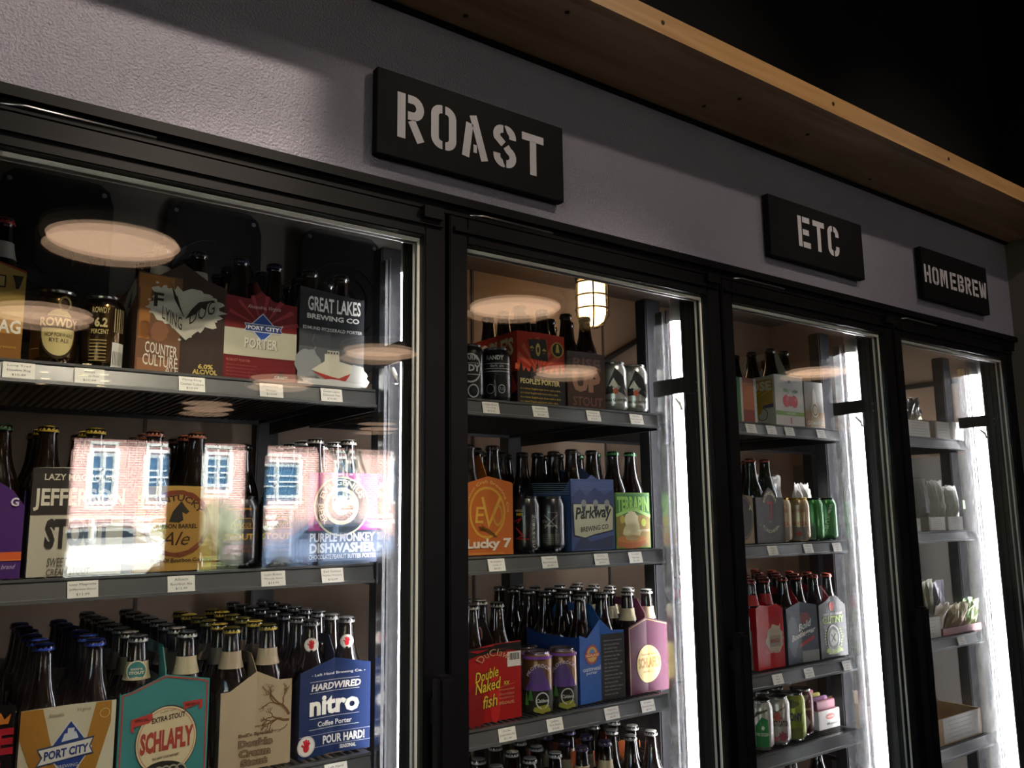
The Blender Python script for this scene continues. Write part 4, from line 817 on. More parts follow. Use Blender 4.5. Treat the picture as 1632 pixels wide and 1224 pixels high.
# ================================================================== DOOR 3
z = SHZ[3][0]
r, f, s = carton('white carton with two cherries and a green stripe, racing cyclist on its side', 1.160, 1.294, z, .148, .150, 'c4c2bc', side='c4c2bc', crease=.001, hh=.075, hcol='b4b2ae', depth=.2, hs=.144)
f.rect(0, .22, 1, .30, '6c8c44', 1); f.text('UNFILTERED', .38, .24, .68, .28, 'c8d0b0', .02); 
for u in (.38, .66): f.ell(u, .50, .12, .12, 'b02430', 2); f.ell(u + .03, .53, .02, .03, 'd88080', 3, seg=10); f.line([[(u, .60), (.54, .74)]], .012, '3c5a2c', 3)
f.ell(.52, .50, .07, .10, '9c1c28', 3); f.ell(.38, .71, .10, .035, '4c7038', 3); f.ell(.70, .70, .10, .035, '4c7038', 3); f.text('CHERRY', .36, .84, .66, .875, '8a8880', .01); f.ell(.52, .89, .05, .03, '7c7a74', 2); f.rect(.50, .06, .54, .18, 'a83038', 2, 'small_mark')
s.rect(0, .02, 1, .98, 'bcbab2', 0); s.rect(.05, .36, .97, .92, 'b09048', 1); s.poly([(.05, .36), (.05, .60), (.3, .44), (.5, .52), (.75, .40), (.97, .44), (.97, .36)], '4a4868', 3, 'mountains'); s.text('SeriGOSE', .1, .70, .95, .88, 'd8d4c8', .04); 
for k in range(6): s.poly([(.5, .48), (.1 + k * .16, .70), (.16 + k * .16, .70)], 'd0b840', 2, 'sunray')
s.ell(.52, .22, .10, .13, '3a3834', 3, r_in=.88); s.ell(.78, .24, .09, .12, '3a3834', 3, r_in=.88); s.poly([(.55, .26), (.7, .42), (.8, .40), (.74, .24)], 'b08c30', 4, 'cyclist'); s.ell(.14, .10, .11, .11, 'b02838', 3); s.text('SOUR', .07, .08, .21, .13, 'e0c8c0', .02, lay=5)
bottle_block(1.227, .176 + .035, z, 2, 3, '18161a', 'dark bottle with a black cap in the white cherry carton', 'bottles in the white cherry carton')
bottle_block(1.06, .176 + .15, z, 2, 2, '18161a', 'dark bottle behind the small striped box', 'bottles behind the striped box')
r, f, s = carton('small red, green and orange striped box at the near end of the third door', .985, 1.075, z, .125, .126, '8c4030', side='3c6a44', crease=0, handle=False, hs=.125, name='striped_box')
f.rect(.0, .0, .25, 1, '3c6c40'); f.rect(.25, 0, .35, 1, 'c0b8a8'); f.rect(.35, .3, 1, .9, 'b06430'); f.rect(.88, 0, 1, 1, 'b8b8b4', 2)
r, f, s = carton('pale grey box with a white bottle figure and brown base at the top shelf end', 1.299, 1.392, z, .140, .14, '8c867c', side='6a645c', crease=0, handle=False, hs=.138, name='figure_box')
f.rect(0, 0, 1, .36, '8a6844', 1); f.poly([(.40, .52), (.60, .52), (.58, .74), (.50, .88), (.42, .78)], 'd8d4c4', 2, 'figure'); f.ell(.5, .40, .18, .16, 'cfc6ac', 3); f.ell(.5, .40, .14, .12, '5c4430', 4, r_in=.8); f.poly([(.2, .02), (.34, .34), (.66, .34), (.84, .02)], 'a08a64', 2, 'figure'); f.text('DOMAINE', .1, .08, .9, .16, 'd0c8b4', .01)
z = SHZ[3][1]
r, f, s = carton('brown-grey carton with a pointed oval badge reading CIDER', 1.047, 1.169, z, .122, .150, '4a4440', side='3c3834', crease=.002, hh=-.03, handle=False, hs=.115, top=[(0, .122), (.28, .122), (.38, .140), (.5, .150), (.62, .140), (.72, .122), (1, .122)])
f.ell(.5, .62, .30, .58, '3a322e', 1, seg=36); f.ell(.5, .62, .28, .55, '5a4c44', 2, r_in=.94, seg=36); f.arc('SONOMA', .5, .80, .20, .26, .3, 90, 150, 'c0b894', .03, 3); f.line([[(.40, .88), (.56, .88), (.50, .52)]], .05, 'a83430', 3, 'red_numeral'); f.arc('CIDER', .5, .50, .26, .22, .3, 270, 130, 'c0b894', .03, 3, under=True); f.text('DRY', .44, .44, .56, .48, '9c9484', .01, lay=4); f.text('hard', .06, .38, .16, .44, '8c8474')
bottle_block(1.108, .176 + .034, z, 2, 3, 'b03a2c', 'red-capped green bottle in the CIDER carton', 'red-capped green bottles', glass=M_GREENB)
r, f, s = carton('brown carton edge with an oval badge, beside the CIDER carton', .915, 1.035, z, .125, .13, '8a7458', side='6a5844', crease=0, handle=False)
f.ell(.6, .55, .38, .48, '3a3430', 1); f.ell(.6, .55, .36, .45, '6a5c50', 2, r_in=.94); f.text('A', .84, .7, .94, .82, 'b0a88c', .03)
for i, x in enumerate((1.186, 1.2535)):
    r, f = can('beige can with gold rim and red print, ' + ('tucked against the CIDER carton' if i == 0 else 'beside the green cans'), x, .192 + .012 * (1 - i), z, 'a08c6c', metal=.5, top='b89440')
    f.text('MICHELADA', .40, .66, .62, .74, '8a4a34', .01); f.text('CERVEZA', .38, .36, .62, .45, '8a3c2c', .02); f.rect(.38, .02, .62, .33, '7c7470', 1); f.ell(.5, .17, .05, .05, 'a04834', 2)
for i, x in enumerate((1.320, 1.386)):
    r, f = can('bright green can with white script, ' + ('with a pale barcode panel' if i == 0 else 'at the second shelf end'), x, .192, z, '2c7a34', metal=.5, top='2a3a2e')
    if i: 
        for j, ch in enumerate("Jack's"): f.text(ch, .46 + j * .018, .14 + j * .12, .52 + j * .018, .24 + j * .12, 'b8d8b8', .01, .3)
    else:
        f.rect(.42, .03, .54, .40, '6c8c70', 1, 'barcode_panel')
        for k in range(6): f.rect(.43 + k * .018, .06, .436 + k * .018, .34, '2a4a30', 2, 'barcode_bar')
        for k in range(5): f.rect(.44 + k * .02, .44, .445 + k * .02, .92, '6ab070', 1)
M_WRAP = mat('clear_crinkled_wrap', '8c8a86', .25, spec=.6)
def bag(name, label, cat, x, y, z, w, h, d, mt, seed, lean=0, group=None, rot=0, nx=9, nz=9, crinkle=.004):
    """soft sealed bag: pillow shape with crinkles, sealed top"""
    rnd = random.Random(seed); V, F = [], []
    for side in (-1, 1):
        for j in range(nz + 1):
            for i in range(nx + 1):
                u, v = i / nx, j / nz
                fat = (math.sin(PI * u) ** .6) * (math.sin(PI * min(1, v * .92 + .08)) ** .6) if 0 < u < 1 else 0
                if j == nz: fat = .03
                c = rnd.uniform(-1, 1) * crinkle if 0 < i < nx and j < nz else 0
                V.append(((u - .5) * w * (1 - .08 * math.sin(PI * v)), side * d / 2 * fat + c + lean * v, v * h + (rnd.uniform(-1, 1) * crinkle if j == nz else 0)))
    n = (nx + 1) * (nz + 1)
    for s_ in (0, 1):
        for j in range(nz):
            for i in range(nx):
                a = s_ * n + j * (nx + 1) + i; q = (a, a + 1, a + nx + 2, a + nx + 1); F.append(q if s_ == 0 else q[::-1])
    o = link_mesh(name, V, F, mt, None, False, (x, y, z + .001), rot)
    bm = bmesh.new(); bm.from_mesh(o.data); bmesh.ops.remove_doubles(bm, verts=bm.verts, dist=.0004); bm.to_mesh(o.data); bm.free()
    return tag(o, label, cat, group)
for i, (x, y, h, w) in enumerate(((1.255, .30, .185, .12), (1.335, .345, .19, .12), (1.385, .265, .165, .07))):
    bag('wrapped_pack', 'crinkled clear-wrapped pack behind the beige and green cans, ' + ('nearest the red-capped bottles', 'in the middle', 'in front with a white end')[i], 'package', x, y, z, w, h, .07, mat('clear_crinkled_wrap%d' % (i == 2), ('8c8a86', '9a968f', 'c8c4bc')[i], .25, spec=.6), 40 + i, group='clear-wrapped packs', crinkle=.007)
z = SHZ[3][2]
r, f, s = carton('glossy red carton with a torn white shield at the near end of the third shelf', 1.022, 1.136, z, .160, .165, 'a81c24', side='a81c24', crease=.004, hh=.01, rough=.25, hs=.155, top=[(0, .158), (.2, .165), (.5, .160), (.8, .165), (1, .150)])
f.ell(.66, .46, .30, .22, 'b8a894', 1, wob=.12); f.text('Red', .56, .62, .88, .70, 'c8b8a8', .02, .2); f.rect(.48, .34, .86, .52, '9a8c80', 2); f.text('MANGO', .52, .40, .82, .47, '8a2420', .03); f.text('CIDER', .3, .24, .8, .28, 'b85048'); s.rect(.60, .0, .92, .62, '8a8276', 1); s.ell(.76, .3, .14, .26, '5c564e', 2, r_in=.9)
bottle_block(1.08, .176 + .034, z, 2, 5, 'a8342c', 'red-capped bottle in the glossy red carton', 'bottles in the glossy red carton', band='9c2028')
r, f, s = carton('blue-grey carton with tilted white script and a red banner', 1.150, 1.290, z, .148, .152, '3c4450', side='2c3440', crease=.005, hh=.045, hcol='a82028', top=[(0, .146), (.5, .162), (1, .150)])
f.ell(.2, .5, .18, .35, '525c64', 1, wob=.1); f.ell(.62, .80, .14, .1, '7c3438', 1, wob=.2); f.text('Bold', .40, .55, .80, .68, 'c8c4bc', .03, .2, 3, .10); f.text('Bootlegger', .14, .36, .92, .50, 'c8c4bc', .03, .2, 3, .14); f.poly([(.40, .26), (.86, .40), (.86, .47), (.42, .33)], 'a02830', 2, 'red_banner'); f.rect(.5, .0, 1, .2, '8c8c88', 0)
bottle_block(1.22, .176 + .034, z, 2, 5, 'b04034', 'red-capped bottle in the blue-grey script carton', 'bottles in the blue-grey script carton', dx=.068)
r, f, s = carton('black carton with lime lettering and a round crest', 1.300, 1.430, z, .150, .156, '2a2a2a', side='1c1c1c', crease=.004, hh=.04, hcol='a82028', top=[(0, .145), (.3, .155), (.5, .168), (.7, .168), (1, .140)])
f.ell(.5, .93, .09, .085, 'b03028', 2, r_in=.6); f.ell(.5, .93, .05, .05, 'b03028', 2); f.text('NEW BELGIUM', .16, .77, .86, .815, 'b4b0a8', .02); f.text('GLUTINY', .12, .62, .90, .75, '8ca83c', .03); f.ell(.5, .35, .24, .24, 'a8aca0', 2, seg=36); f.ell(.5, .35, .21, .21, '363834', 3, seg=36); f.ell(.5, .35, .15, .15, '9ca090', 4); f.line([[(.42, .28), (.58, .42)], [(.58, .28), (.42, .42)]], .03, '3a3c34', 5); f.ell(.5, .12, .30, .07, '7c9434', 2, wob=.15)
for k in range(7): f.ell(.18 + .02 * abs(k - 3), .20 + k * .05, .035, .014, '7c9434', 2, seg=8, name='laurel_leaf'); f.ell(.82 - .02 * abs(k - 3), .20 + k * .05, .035, .014, '7c9434', 2, seg=8, name='laurel_leaf')
hs_ = Surface(r, .08, .05, lambda xx, zz, l: (-.001 - l, .09 - xx, zz + .150)); hs_.text('M', .2, .2, .8, .85, 'd8d0c8', .05)
bottle_block(1.365, .176 + .034, z, 2, 5, 'b8442c', 'orange-red capped bottle in the black lime carton', 'bottles in the black lime carton', dx=.066)
z = SHZ[3][3]
specs = [(1.040, .195, 'c0c0ba', 'white and green can with a green map shape', 'g'), (1.112, .195, 'b8b4b0', 'white can with pink and red blots', 'p'), (1.183, .197, '8c9838', 'lime can with blue-grey lettering', 'y'), (1.245, .215, '5c2c20', 'brown-red can with a white diamond', 'b'), (1.06, .27, '6c6a68', 'dull grey can behind the green map can', '-'), (1.135, .27, '847c78', 'grey can behind the pink blot can', '-'), (1.205, .275, '5a5a50', 'dark can behind the lime can', '-')]
for x, y, c, lab, k in specs:
    r, f = can(lab + ' on the fourth shelf', x, y, z, c, metal=.6)
    if k == 'g': f.poly([(.44, .08), (.44, .50), (.52, .68), (.60, .62), (.60, .08)], '2c7c44', 1, 'map_shape'); f.text('THE CITIZEN', .44, .30, .60, .36, 'd8e0d4', .02); f.ell(.53, .46, .02, .04, 'd8e0d4', 3, seg=8); f.rect(.40, .02, .62, .08, '4a5048', 2); f.poly([(.40, .60), (.46, .78), (.60, .84), (.60, .80), (.48, .72)], '4a5048', 1, 'wave_band')
    if k == 'p': f.text('INSTIGATOR', .42, .40, .64, .52, '3a3434', .03); f.ell(.50, .60, .05, .09, 'b05848', 1, wob=.3); f.ell(.56, .20, .06, .09, 'a04860', 1, wob=.3); f.ell(.46, .14, .04, .06, 'b06870', 1, wob=.3); f.line([[(.42, .74), (.5, .70), (.60, .80)]], .01, '4a4040')
    if k == 'y': f.text('PONY', .42, .42, .62, .60, '3c4458', .05); f.ell(.5, .78, .08, .08, '5c6838', 1, wob=.2); f.rect(.40, .05, .62, .28, '6a6c3c', 1)
    if k == 'b': f.poly([(.46, .30), (.54, .52), (.62, .30), (.54, .10)], 'b8aca0', 1); f.rect(.40, .55, .64, .60, 'a89080', 1); f.poly([(.46, .88), (.54, .66), (.62, .88)], '9c8878', 1)
M_PINK = mat('pink_foil', '8c4468', .45)
for i, (x, y) in enumerate(((1.335, .315), (1.352, .200))):
    r = tag(empty('yeast_box', (x, y, z + .0005)), ('white carton tray of purple-lidded cups, ' + ('in front with a red oval logo' if i else 'in the row behind')) , 'box', 'white trays on the fourth shelf')
    boxes('tray', [(-.05, .05, 0, .0015, 0, .05), (-.05, .05, .10, .1015, 0, .05), (-.05, -.0485, .0016, .0999, 0, .05), (.0485, .05, .0016, .0999, 0, .05), (-.048, .048, .002, .099, 0, .002)], M_PAPER, r)
    for k in range(4):
        bxx = boxes('sachet', [(-.044, .044, .008 + k * .023, .018 + k * .023, .004, .075 + .004 * k)], mat('sachet_%d' % (k % 3), ('8c3c50', '74406c', '8c8440')[k % 3], .5), r, bevel=.002)
    sfx = Surface(r, .1, .05, lambda xx, zz, l: (xx - .05, -l, zz)); sfx.ell(.55, .64, .22, .16, 'b84434', 0, name='red_oval_logo'); sfx.text('FLEISCHER', .38, .60, .72, .68, 'e8dcd0', .02, lay=1); sfx.text('Munton', .36, .2, .9, .34, '4a4440', .03)
z = SHZ[3][4]
for x, lab in ((1.10, 'near'), (1.22, 'middle'), (1.34, 'far')):
    b = bottle(x, .24, z + .03, 'b8a070', 'wire-caged cork bottle top on the lowest shelf in view, %s one' % lab, 'corked bottles on the lowest shelf')
for x, t, w in ((1.001, ('Ballast', 'Point', '$13.49'), 'the striped box'), (1.088, ('Sixpoint', 'Gose', '$9.99'), 'the cyclist side of the white carton'), (1.169, ('Samuel', 'Cherry', '$9.99'), 'the cherries of the white carton'), (1.318, ('Domaine', 'Dupage', '$12.99'), 'the figure box')): price(x, SHZ[3][0], t, w)
for x, t, w in ((1.063, ('Sonoma', 'Cider', '$9.99'), 'the CIDER carton'), (1.221, ('Michelada', 'Cerveza', '$7.99'), 'the beige cans'), (1.358, ("Jack's", 'Cider', '$9.49'), 'the bright green cans')): price(x, SHZ[3][1], t, w)
for x, t, w in ((1.053, ('Red', 'Mango', '$9.99'), 'the glossy red carton'), (1.188, ('Bold', 'Bootlegger', '$9.99'), 'the blue-grey script carton'), (1.366, ('New Belgium', 'Glutiny', '$9.99'), 'the black lime carton')): price(x, SHZ[3][2], t, w)

# ================================================================== DOOR 4: homebrew supplies
M_FOIL = mat('silver_foil_bag', 'b8b8b4', .22, .8)
def open_box(label, x0, x1, y0, d, z, h, col, note=True, group='cardboard boxes of brewing supplies', back=None):
    w = x1 - x0; r = tag(empty('supply_box', ((x0 + x1) / 2, y0, z + .0005)), label, 'box', group); mt = mat('card_' + col, col, .7, noise=(25, .1)); b = back or h
    strip_panel('front_panel', [(-w / 2, 0, 0, h), (w / 2, 0, 0, h)], .0025, mt, r)
    for sx in (-1, 1): strip_panel('side_panel', [(sx * w / 2 - (.0025 if sx > 0 else 0), .003, 0, h), (sx * w / 2 - (.0025 if sx > 0 else 0), d, 0, b)], .0025, mt, r, True)
    strip_panel('back_panel', [(-w / 2 + .003, d, 0, b), (w / 2 - .003, d, 0, b)], .0025, mt, r); box('base', -w / 2 + .003, w / 2 - .003, .003, d, 0, .002, mt, r)
    if note:
        sf = Surface(r, w, h, lambda xx, zz, l: (xx - w / 2, -l, zz)); sf.rect(.10, .06, .95, .98, 'd8d6d0', 0, 'paper_note')
        for i in range(5): sf.text(('grain and hops', 'recipe kit', 'malt extract', 'yeast packet', 'priming sugar')[i], .22, .82 - i * .16, .78 - .06 * (i % 2), .88 - i * .16, '5a5854', lay=1)
    return r
za, zb_, zc, zd = SHZ[4]
open_box('paper-noted brown box on the top shelf under the silver bag', 1.840, 2.000, .172, .25, za, .058, 'a8845c', back=.06)
open_box('white-noted box on the top shelf beside the silver bag', 2.035, 2.135, .172, .25, za, .062, 'b8b0a4', back=.10)
open_box('bright white paper box at the end of the top shelf', 2.140, 2.165 + .08, .165, .2, za, .064, 'dcdad4')
bag('foil_bag', 'crumpled silver foil bag in the brown box on the top shelf', 'bag', 1.955, .205, za + .004, .125, .135, .045, M_FOIL, 3, lean=.01, crinkle=.008)
bag('foil_bag', 'crumpled silver foil bag at the near end of the second shelf', 'bag', 1.845, .31, zb_, .10, .15, .05, M_FOIL, 5, lean=.02, crinkle=.008)
M_WBAG = mat('white_paper_bag', 'c6c6c0', .6)
for i, (x, y, h) in enumerate(((1.975, .232, .175), (2.06, .222, .168), (2.135, .212, .150))):
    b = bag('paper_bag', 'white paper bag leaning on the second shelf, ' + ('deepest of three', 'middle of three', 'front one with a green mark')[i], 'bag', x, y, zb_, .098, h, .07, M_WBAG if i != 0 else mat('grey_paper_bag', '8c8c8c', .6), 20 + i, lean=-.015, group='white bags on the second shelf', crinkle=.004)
    if i == 2: tag(box('leaf_mark', .03, .045, -.046, -.044, .07, .10, ink('5c8c3c'), b))
open_box('small noted box on the second shelf below the middle white bag', 1.925, 2.030, .165, .12, zb_, .045, 'b0a898')
open_box('small bright noted box on the second shelf beside the liner', 2.050, 2.150, .165, .12, zb_, .045, 'c8c6c0')
open_box('tilted white note box at the near end of the second shelf', 1.770, 1.870, .165, .12, zb_, .042, 'cfcac0')
open_box('noted box at the near end of the third shelf', 1.790, 1.940, .165, .16, zc, .065, 'cfcbc4')
pk = [(1.93, .242, .150, .09, 'b4a890', 'tan foil packet, back row nearest the door edge'), (2.02, .246, .165, .09, '6c6a50', 'olive seed packet standing behind the foil packets'), (2.11, .25, .155, .08, '5a5860', 'dark packet with a pale border in the back row'), (1.975, .20, .095, .085, 'c0b8a8', 'silver-tan crumpled packet in front'), (2.045, .195, .09, .072, 'b09a78', 'gold-tan crumpled packet in front'), (2.105, .195, .09, .07, 'a89474', 'ridged tan packet in front of the green ones'), (2.155, .205, .10, .07, '6c8c4c', 'green packet beside the tan ones'), (2.195, .20, .095, .065, '9cac7c', 'pale green packet at the end of the third shelf')]
for i, (x, y, h, w, c, lab) in enumerate(pk):
    bag('seed_packet', lab, 'packet', x, y, zc + .004, w, h, .022, mat('packet_' + c, c, .35, .3), 60 + i, lean=-.03 if i > 2 else .0, group='packets on the third shelf', crinkle=.006, nx=6, nz=6)
tr = tag(empty('packet_tray', (2.085, .166, zc + .0005)), 'shallow red and grey tray holding the packets on the third shelf', 'tray')
boxes('tray_wall', [(-.13, .13, 0, .002, 0, .022), (-.13, -.128, .002, .10, 0, .022), (.128, .13, .002, .10, 0, .022), (-.128, .128, .098, .10, 0, .022), (-.128, .128, .002, .098, 0, .0015)], mat('red_grey_tray', '8c4a4a', .5), tr)
r = open_box('open cardboard box holding a blue packet on the fourth shelf', 1.875, 2.150, .165, .40, zd, .080, 'b89a70', back=.085)
bag('blue_packet', 'shiny blue packet standing in the open cardboard box', 'packet', 1.985, .24, zd + .006, .12, .16, .03, mat('blue_foil', '3c94b8', .25, .3), 71, lean=.05, crinkle=.005)
price(2.022, zc, ('Dry', 'Yeast', '$3.99'), 'the seed packets', w=.05)

# ------------------------------------------------------------------ lamps of the shop
M_PEACH = mat('lit_diffuser', 'f4d8c0', .5, emit=3.2, emit_col='ffd0ac')
M_SHADE = mat('cream_lamp_rim', 'd8c4b0', .5)
_pl = {}
def pendant(x, y, zb, where):
    p = tag(empty('pendant_lamp', (x, y, 3.398)), 'round flat disc pendant lamp with glowing peach underside, ' + where, 'lamp', 'disc pendant lamps')
    L = 3.398 - zb
    if not _pl:
        _pl['rim'] = lathe_me('rim', [(.268, .0), (.290, .0), (.294, .02), (.290, .05), (.05, .075), (.02, .08)], M_SHADE, 40, cap0=False)
        _pl['dif'] = lathe_me('diffuser', [(.002, -.004), (.15, -.003), (.267, .003)], M_PEACH, 40, cap0=False, cap1=False)
    link_data('rim', _pl['rim'], p, (0, 0, -L)); link_data('diffuser', _pl['dif'], p, (0, 0, -L))
    tubes('rod', [[(0, 0, -L + .078), (0, 0, -.02)]], .006, M_FRAME, p)
    link_data('canopy', lathe_me('canopy', [(.02, -.03), (.06, -.012), (.06, 0)], M_FRAME, 20), p)
for x, y, w in ((-.12, -2.62, 'nearest the first door'), (-.17, -4.3, 'second in the row behind the camera'), (2.06, -2.60, 'nearest the second door'), (2.06, -4.28, 'second in the middle row'), (1.97, -6.0, 'third in the middle row'), (1.97, -8.2, 'last in the middle row'), (3.80, -4.2, 'second in the third row'), (4.6, -9.2, 'far back in the third row'), (5.7, -3.0, 'in the row furthest right')):
    pendant(x, y, 2.70, w)
def downlight(x, y, where):
    d = tag(empty('downlight', (x, y, 3.399)), 'small recessed ceiling downlight, ' + where, 'lamp', 'ceiling downlights')
    link_data('trim_ring', lathe_me('trim_ring', [(.06, -.02), (.08, -.018), (.08, 0)], M_WHITE, 20, cap0=False), d)
    link_data('lens', lathe_me('lens', [(.002, -.016), (.059, -.016)], mat('lit_downlight', 'fff0d8', .5, emit=14, emit_col='ffdca8'), 20, cap0=False, cap1=False), d)
for x, y, w in ((1.45, -11.2, 'nearest the street window'), (.75, -11.4, 'beside the first window'), (1.1, -10.4, 'one row in from the street')): downlight(x, y, w)
def spot(x, y, z, target, power, size_deg, blend, where, col=(1, .84, .68)):
    s = tag(empty('track_spotlight', (x, y, 3.398)), 'black track spotlight on the ceiling, ' + where, 'lamp', 'track spotlights')
    box('track_foot', -.03, .03, -.012, .012, -.03, 0, M_FRAME, s)
    tubes('arm', [[(0, 0, -.03), (0, 0, z - 3.398 + .06)]], .008, M_FRAME, s)
    q = (Vector(target) - Vector((x, y, z))).normalized()
    hd = link_data('lamp_head', lathe_me('lamp_head', [(.045, -.02), (.05, -.02), (.05, .10), (.03, .13), (.01, .13)], M_FRAME, 20, cap0=False), s, (0, 0, z - 3.398)); hd.rotation_euler = (-q).to_track_quat('Z', 'Y').to_euler()
    ld = bpy.data.lights.new('spot', 'SPOT'); ld.energy = power; ld.spot_size = math.radians(size_deg); ld.spot_blend = blend; ld.color = col; ld.shadow_soft_size = .03
    lo = bpy.data.objects.new('spot_light', ld); COL.objects.link(lo); lo.parent = s; lo.location = Vector((0, 0, z - 3.398)) + q * .03; lo.rotation_euler = q.to_track_quat('-Z', 'Y').to_euler()
spot(-.34, -1.05, 3.10, (-.66, 0, 2.21), 85, 33, .4, 'aimed at the header left of the ROAST sign')
spot(.55, -1.30, 3.10, (.55, 0, 2.0), 26, 75, .6, 'aimed at the header beside the ROAST sign')
spot(-.35, -1.30, 3.10, (-.40, .1, 1.12), 190, 40, .6, 'added fill aimed down at the first glass door')  # extra lamp put in to brighten the carton fronts on these shelves
spot(.42, -1.30, 3.10, (.40, .1, 1.15), 85, 40, .6, 'added fill aimed down at the second glass door')  # added likewise, lifts the cartons behind the second door
spot(1.75, -1.30, 3.10, (1.75, 0, 2.0), 22, 70, .6, 'aimed at the header over the far doors')

# ------------------------------------------------------------------ the street outside, seen only as reflections in the glass
st(box('ground', -30, 45, -60, -12.2, -.2, -.02, mat('asphalt', '5c5a5a', .9, noise=(2, .2))))
st(box('lawn', -30, 45, -30, -22.5, -.02, .08, mat('spring_lawn', '7a8a4c', .95, noise=(3, .3))))
bd = tag(empty('brick_building', (8, -30, 0)), 'red brick building with white sash windows across the street', 'building')
WINS = [(4.6, 5.5, 2.0, 3.9), (6.4, 7.4, 2.0, 3.9), (8.4, 9.4, 2.4, 3.9), (10.2, 12.1, 2.0, 3.7), (13.5, 14.5, 2.0, 3.9), (16, 17, 2.0, 3.9), (1.2, 2.2, 2.0, 3.9)]
ys = 0
bl = []
xsb = [-6] + sorted(v for w in WINS for v in w[:2]) + [26]
for i in range(0, len(xsb), 2): bl.append((xsb[i] - 8, xsb[i + 1] - 8, -.4, 0, 0, 9))
for a, b, c, d in WINS: bl += [(a - 8, b - 8, -.4, 0, 0, c), (a - 8, b - 8, -.4, 0, d, 9)]
boxes('brick_wall', bl, brick_mat('red_brick'), bd)
M_WF = mat('white_paint', 'e4e4e0', .5)
for a, b, c, d in WINS:
    a -= 8; b -= 8
    wf = boxes('window_frame', [(a, a + .09, -.12, .03, c, d), (b - .09, b, -.12, .03, c, d), (a + .09, b - .09, -.12, .03, c, c + .12), (a + .09, b - .09, -.12, .03, d - .1, d), (a + .09, b - .09, -.10, .0, (c + d) / 2 - .03, (c + d) / 2 + .03), ((a + b) / 2 - .025, (a + b) / 2 + .025, -.10, .0, c + .12, d - .1)], M_WF, bd)
    box('pane', a + .09, b - .09, -.11, -.105, c + .12, d - .1, mat('dark_window_glass', '34506a', .05), wf)
box('water_table', -13.9, 17.9, .001, .08, 1.2, 1.35, M_WF, bd)
M_LEAF = mat('shrub_green', '4a5a3c', .9, noise=(12, .4)); M_HEDGE = mat('hedge_grey_green', '6a6a58', .9, noise=(12, .4))
def shrub(x, y, r, h, lab, mt, seed):
    rnd = random.Random(seed); bm = bmesh.new(); bmesh.ops.create_icosphere(bm, subdivisions=3, radius=1)
    for v in bm.verts:
        q = 1 + rnd.uniform(-.12, .12); v.co = Vector((v.co.x * r * q, v.co.y * r * q, (v.co.z + 1) * h / 2 * q))
    me = bpy.data.meshes.new('shrub'); bm.to_mesh(me); bm.free(); me.materials.append(mt)
    return tag(link_data('shrub', me, None, (x, y, .08)), lab, 'shrub', 'shrubs along the brick building')
for i, (x, y, r, h) in enumerate(((5.1, -28, .65, 1.3), (6.5, -28.2, .6, 1.2), (8.1, -27.5, .9, 1.9), (9.8, -28.3, .48, 1.3), (10.95, -28.3, .48, 1.4), (12.2, -28.3, .48, 1.3), (3.4, -28, .8, 1.2))):
    shrub(x, y, r, h, ('round clipped shrub before the brick wall, number %d along the facade from the street corner' % (i + 1)) if False else ['low wide shrub beneath the first sash window', 'low shrub beside the first sash window', 'tall round grey shrub between the windows', 'small clipped shrub under the wide window, near side', 'small clipped shrub under the middle of the wide window', 'small clipped shrub past the wide window', 'wide low shrub at the street corner'][i], M_HEDGE if i == 2 else M_LEAF, 80 + i)
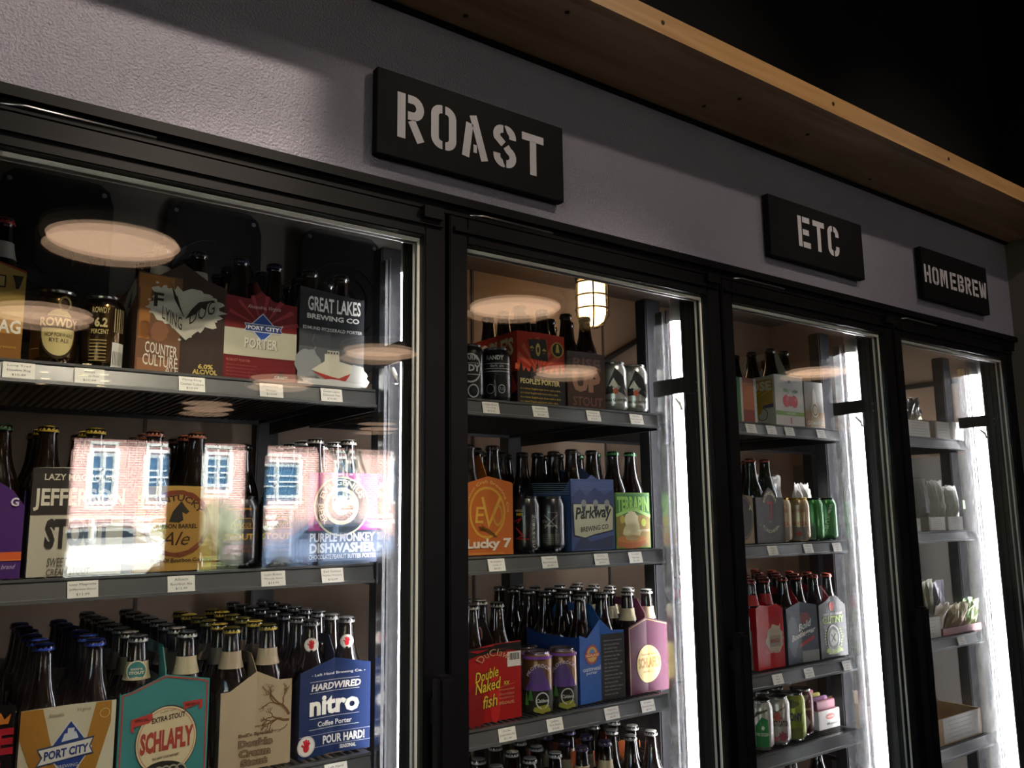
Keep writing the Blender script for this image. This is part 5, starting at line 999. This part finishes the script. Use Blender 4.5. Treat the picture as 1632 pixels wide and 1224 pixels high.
def car(x, y, col, label):
    c = tag(empty('parked_car', (x, y, -.02)), label, 'car', 'cars parked on the street')
    pr = [(-2.2, .35), (-2.2, .75), (-2.05, .92), (-1.25, 1.0), (-.65, 1.42), (.75, 1.46), (1.5, 1.02), (2.05, .95), (2.2, .7), (2.2, .35)]
    def ext(name, pts, y0, y1, mt, par, inset=0):
        n = len(pts); V = [(px, y0, pz) for px, pz in pts] + [(px, y1, pz) for px, pz in pts]
        return link_mesh(name, V, [tuple(range(n)), tuple(reversed(range(n, 2 * n)))] + [(i, i + n, (i + 1) % n + n, (i + 1) % n) for i in range(n)], mt, par)
    b = ext('car_body', pr, -.85, .85, mat('car_paint_' + col, col, .25, .2, coat=.8), c)
    bmx = bmesh.new(); bmx.from_mesh(b.data); bmesh.ops.bevel(bmx, geom=[e for e in bmx.edges], offset=.06, segments=2, affect='EDGES'); bmx.to_mesh(b.data); bmx.free()
    gm = mat('car_glass', '1c2830', .05)
    for sgn in (-1, 1):
        for pts in ([(-1.05, 1.02), (-.6, 1.36), (-.02, 1.39), (-.02, 1.02)], [(.05, 1.02), (.05, 1.39), (.68, 1.39), (1.25, 1.04)]):
            ext('car_window', pts, sgn * .853 - .004, sgn * .853 + .004, gm, c)
    for wx in (-1.35, 1.38):
        for sgn in (-1, 1):
            wh = link_data('wheel', lathe_me('wheel', [(.20, -.1), (.31, -.1), (.33, -.06), (.33, .06), (.31, .1), (.20, .1)], M_RUB, 20), c, (wx, sgn * .78, .33)); wh.rotation_euler = (PI / 2, 0, 0)
            hb = link_data('hubcap', lathe_me('hubcap', [(.19, -.112), (.19, .112)], M_STEEL, 16), wh)
    return c
car(2.6, -18.5, 'd4d4d2', 'white car parked outside the first shop window')
car(7.9, -18.5, '64728c', 'blue car parked outside the wide shop window')
tr_ = tag(empty('bare_tree', (10.6, -22, 0)), 'bare young tree on the lawn across the street', 'tree')
rnd = random.Random(9); lv = {}
def twig(p, d, L, r, k):
    e = p + d * L; lv.setdefault(k, []).append(([p, (p + e) / 2 + Vector((rnd.uniform(-.04, .04), rnd.uniform(-.04, .04), 0)), e], r))
    if k < 5:
        for _ in range(3 if k < 3 else 2):
            nd = (d + Vector((rnd.uniform(-.7, .7), rnd.uniform(-.5, .5), rnd.uniform(-.1, .5)))).normalized(); twig(e, nd, L * .68, r * .6, k + 1)
twig(Vector((0, 0, 0)), Vector((0, 0, 1)), 1.6, .09, 0)
for k in lv:
    tubes('trunk' if k == 0 else 'branch', [p for p, _ in lv[k]], lv[k][0][1], mat('pale_bark', '8c8278', .9), tr_, 5)['kind'] = 'stuff' if k > 2 else 'thing'
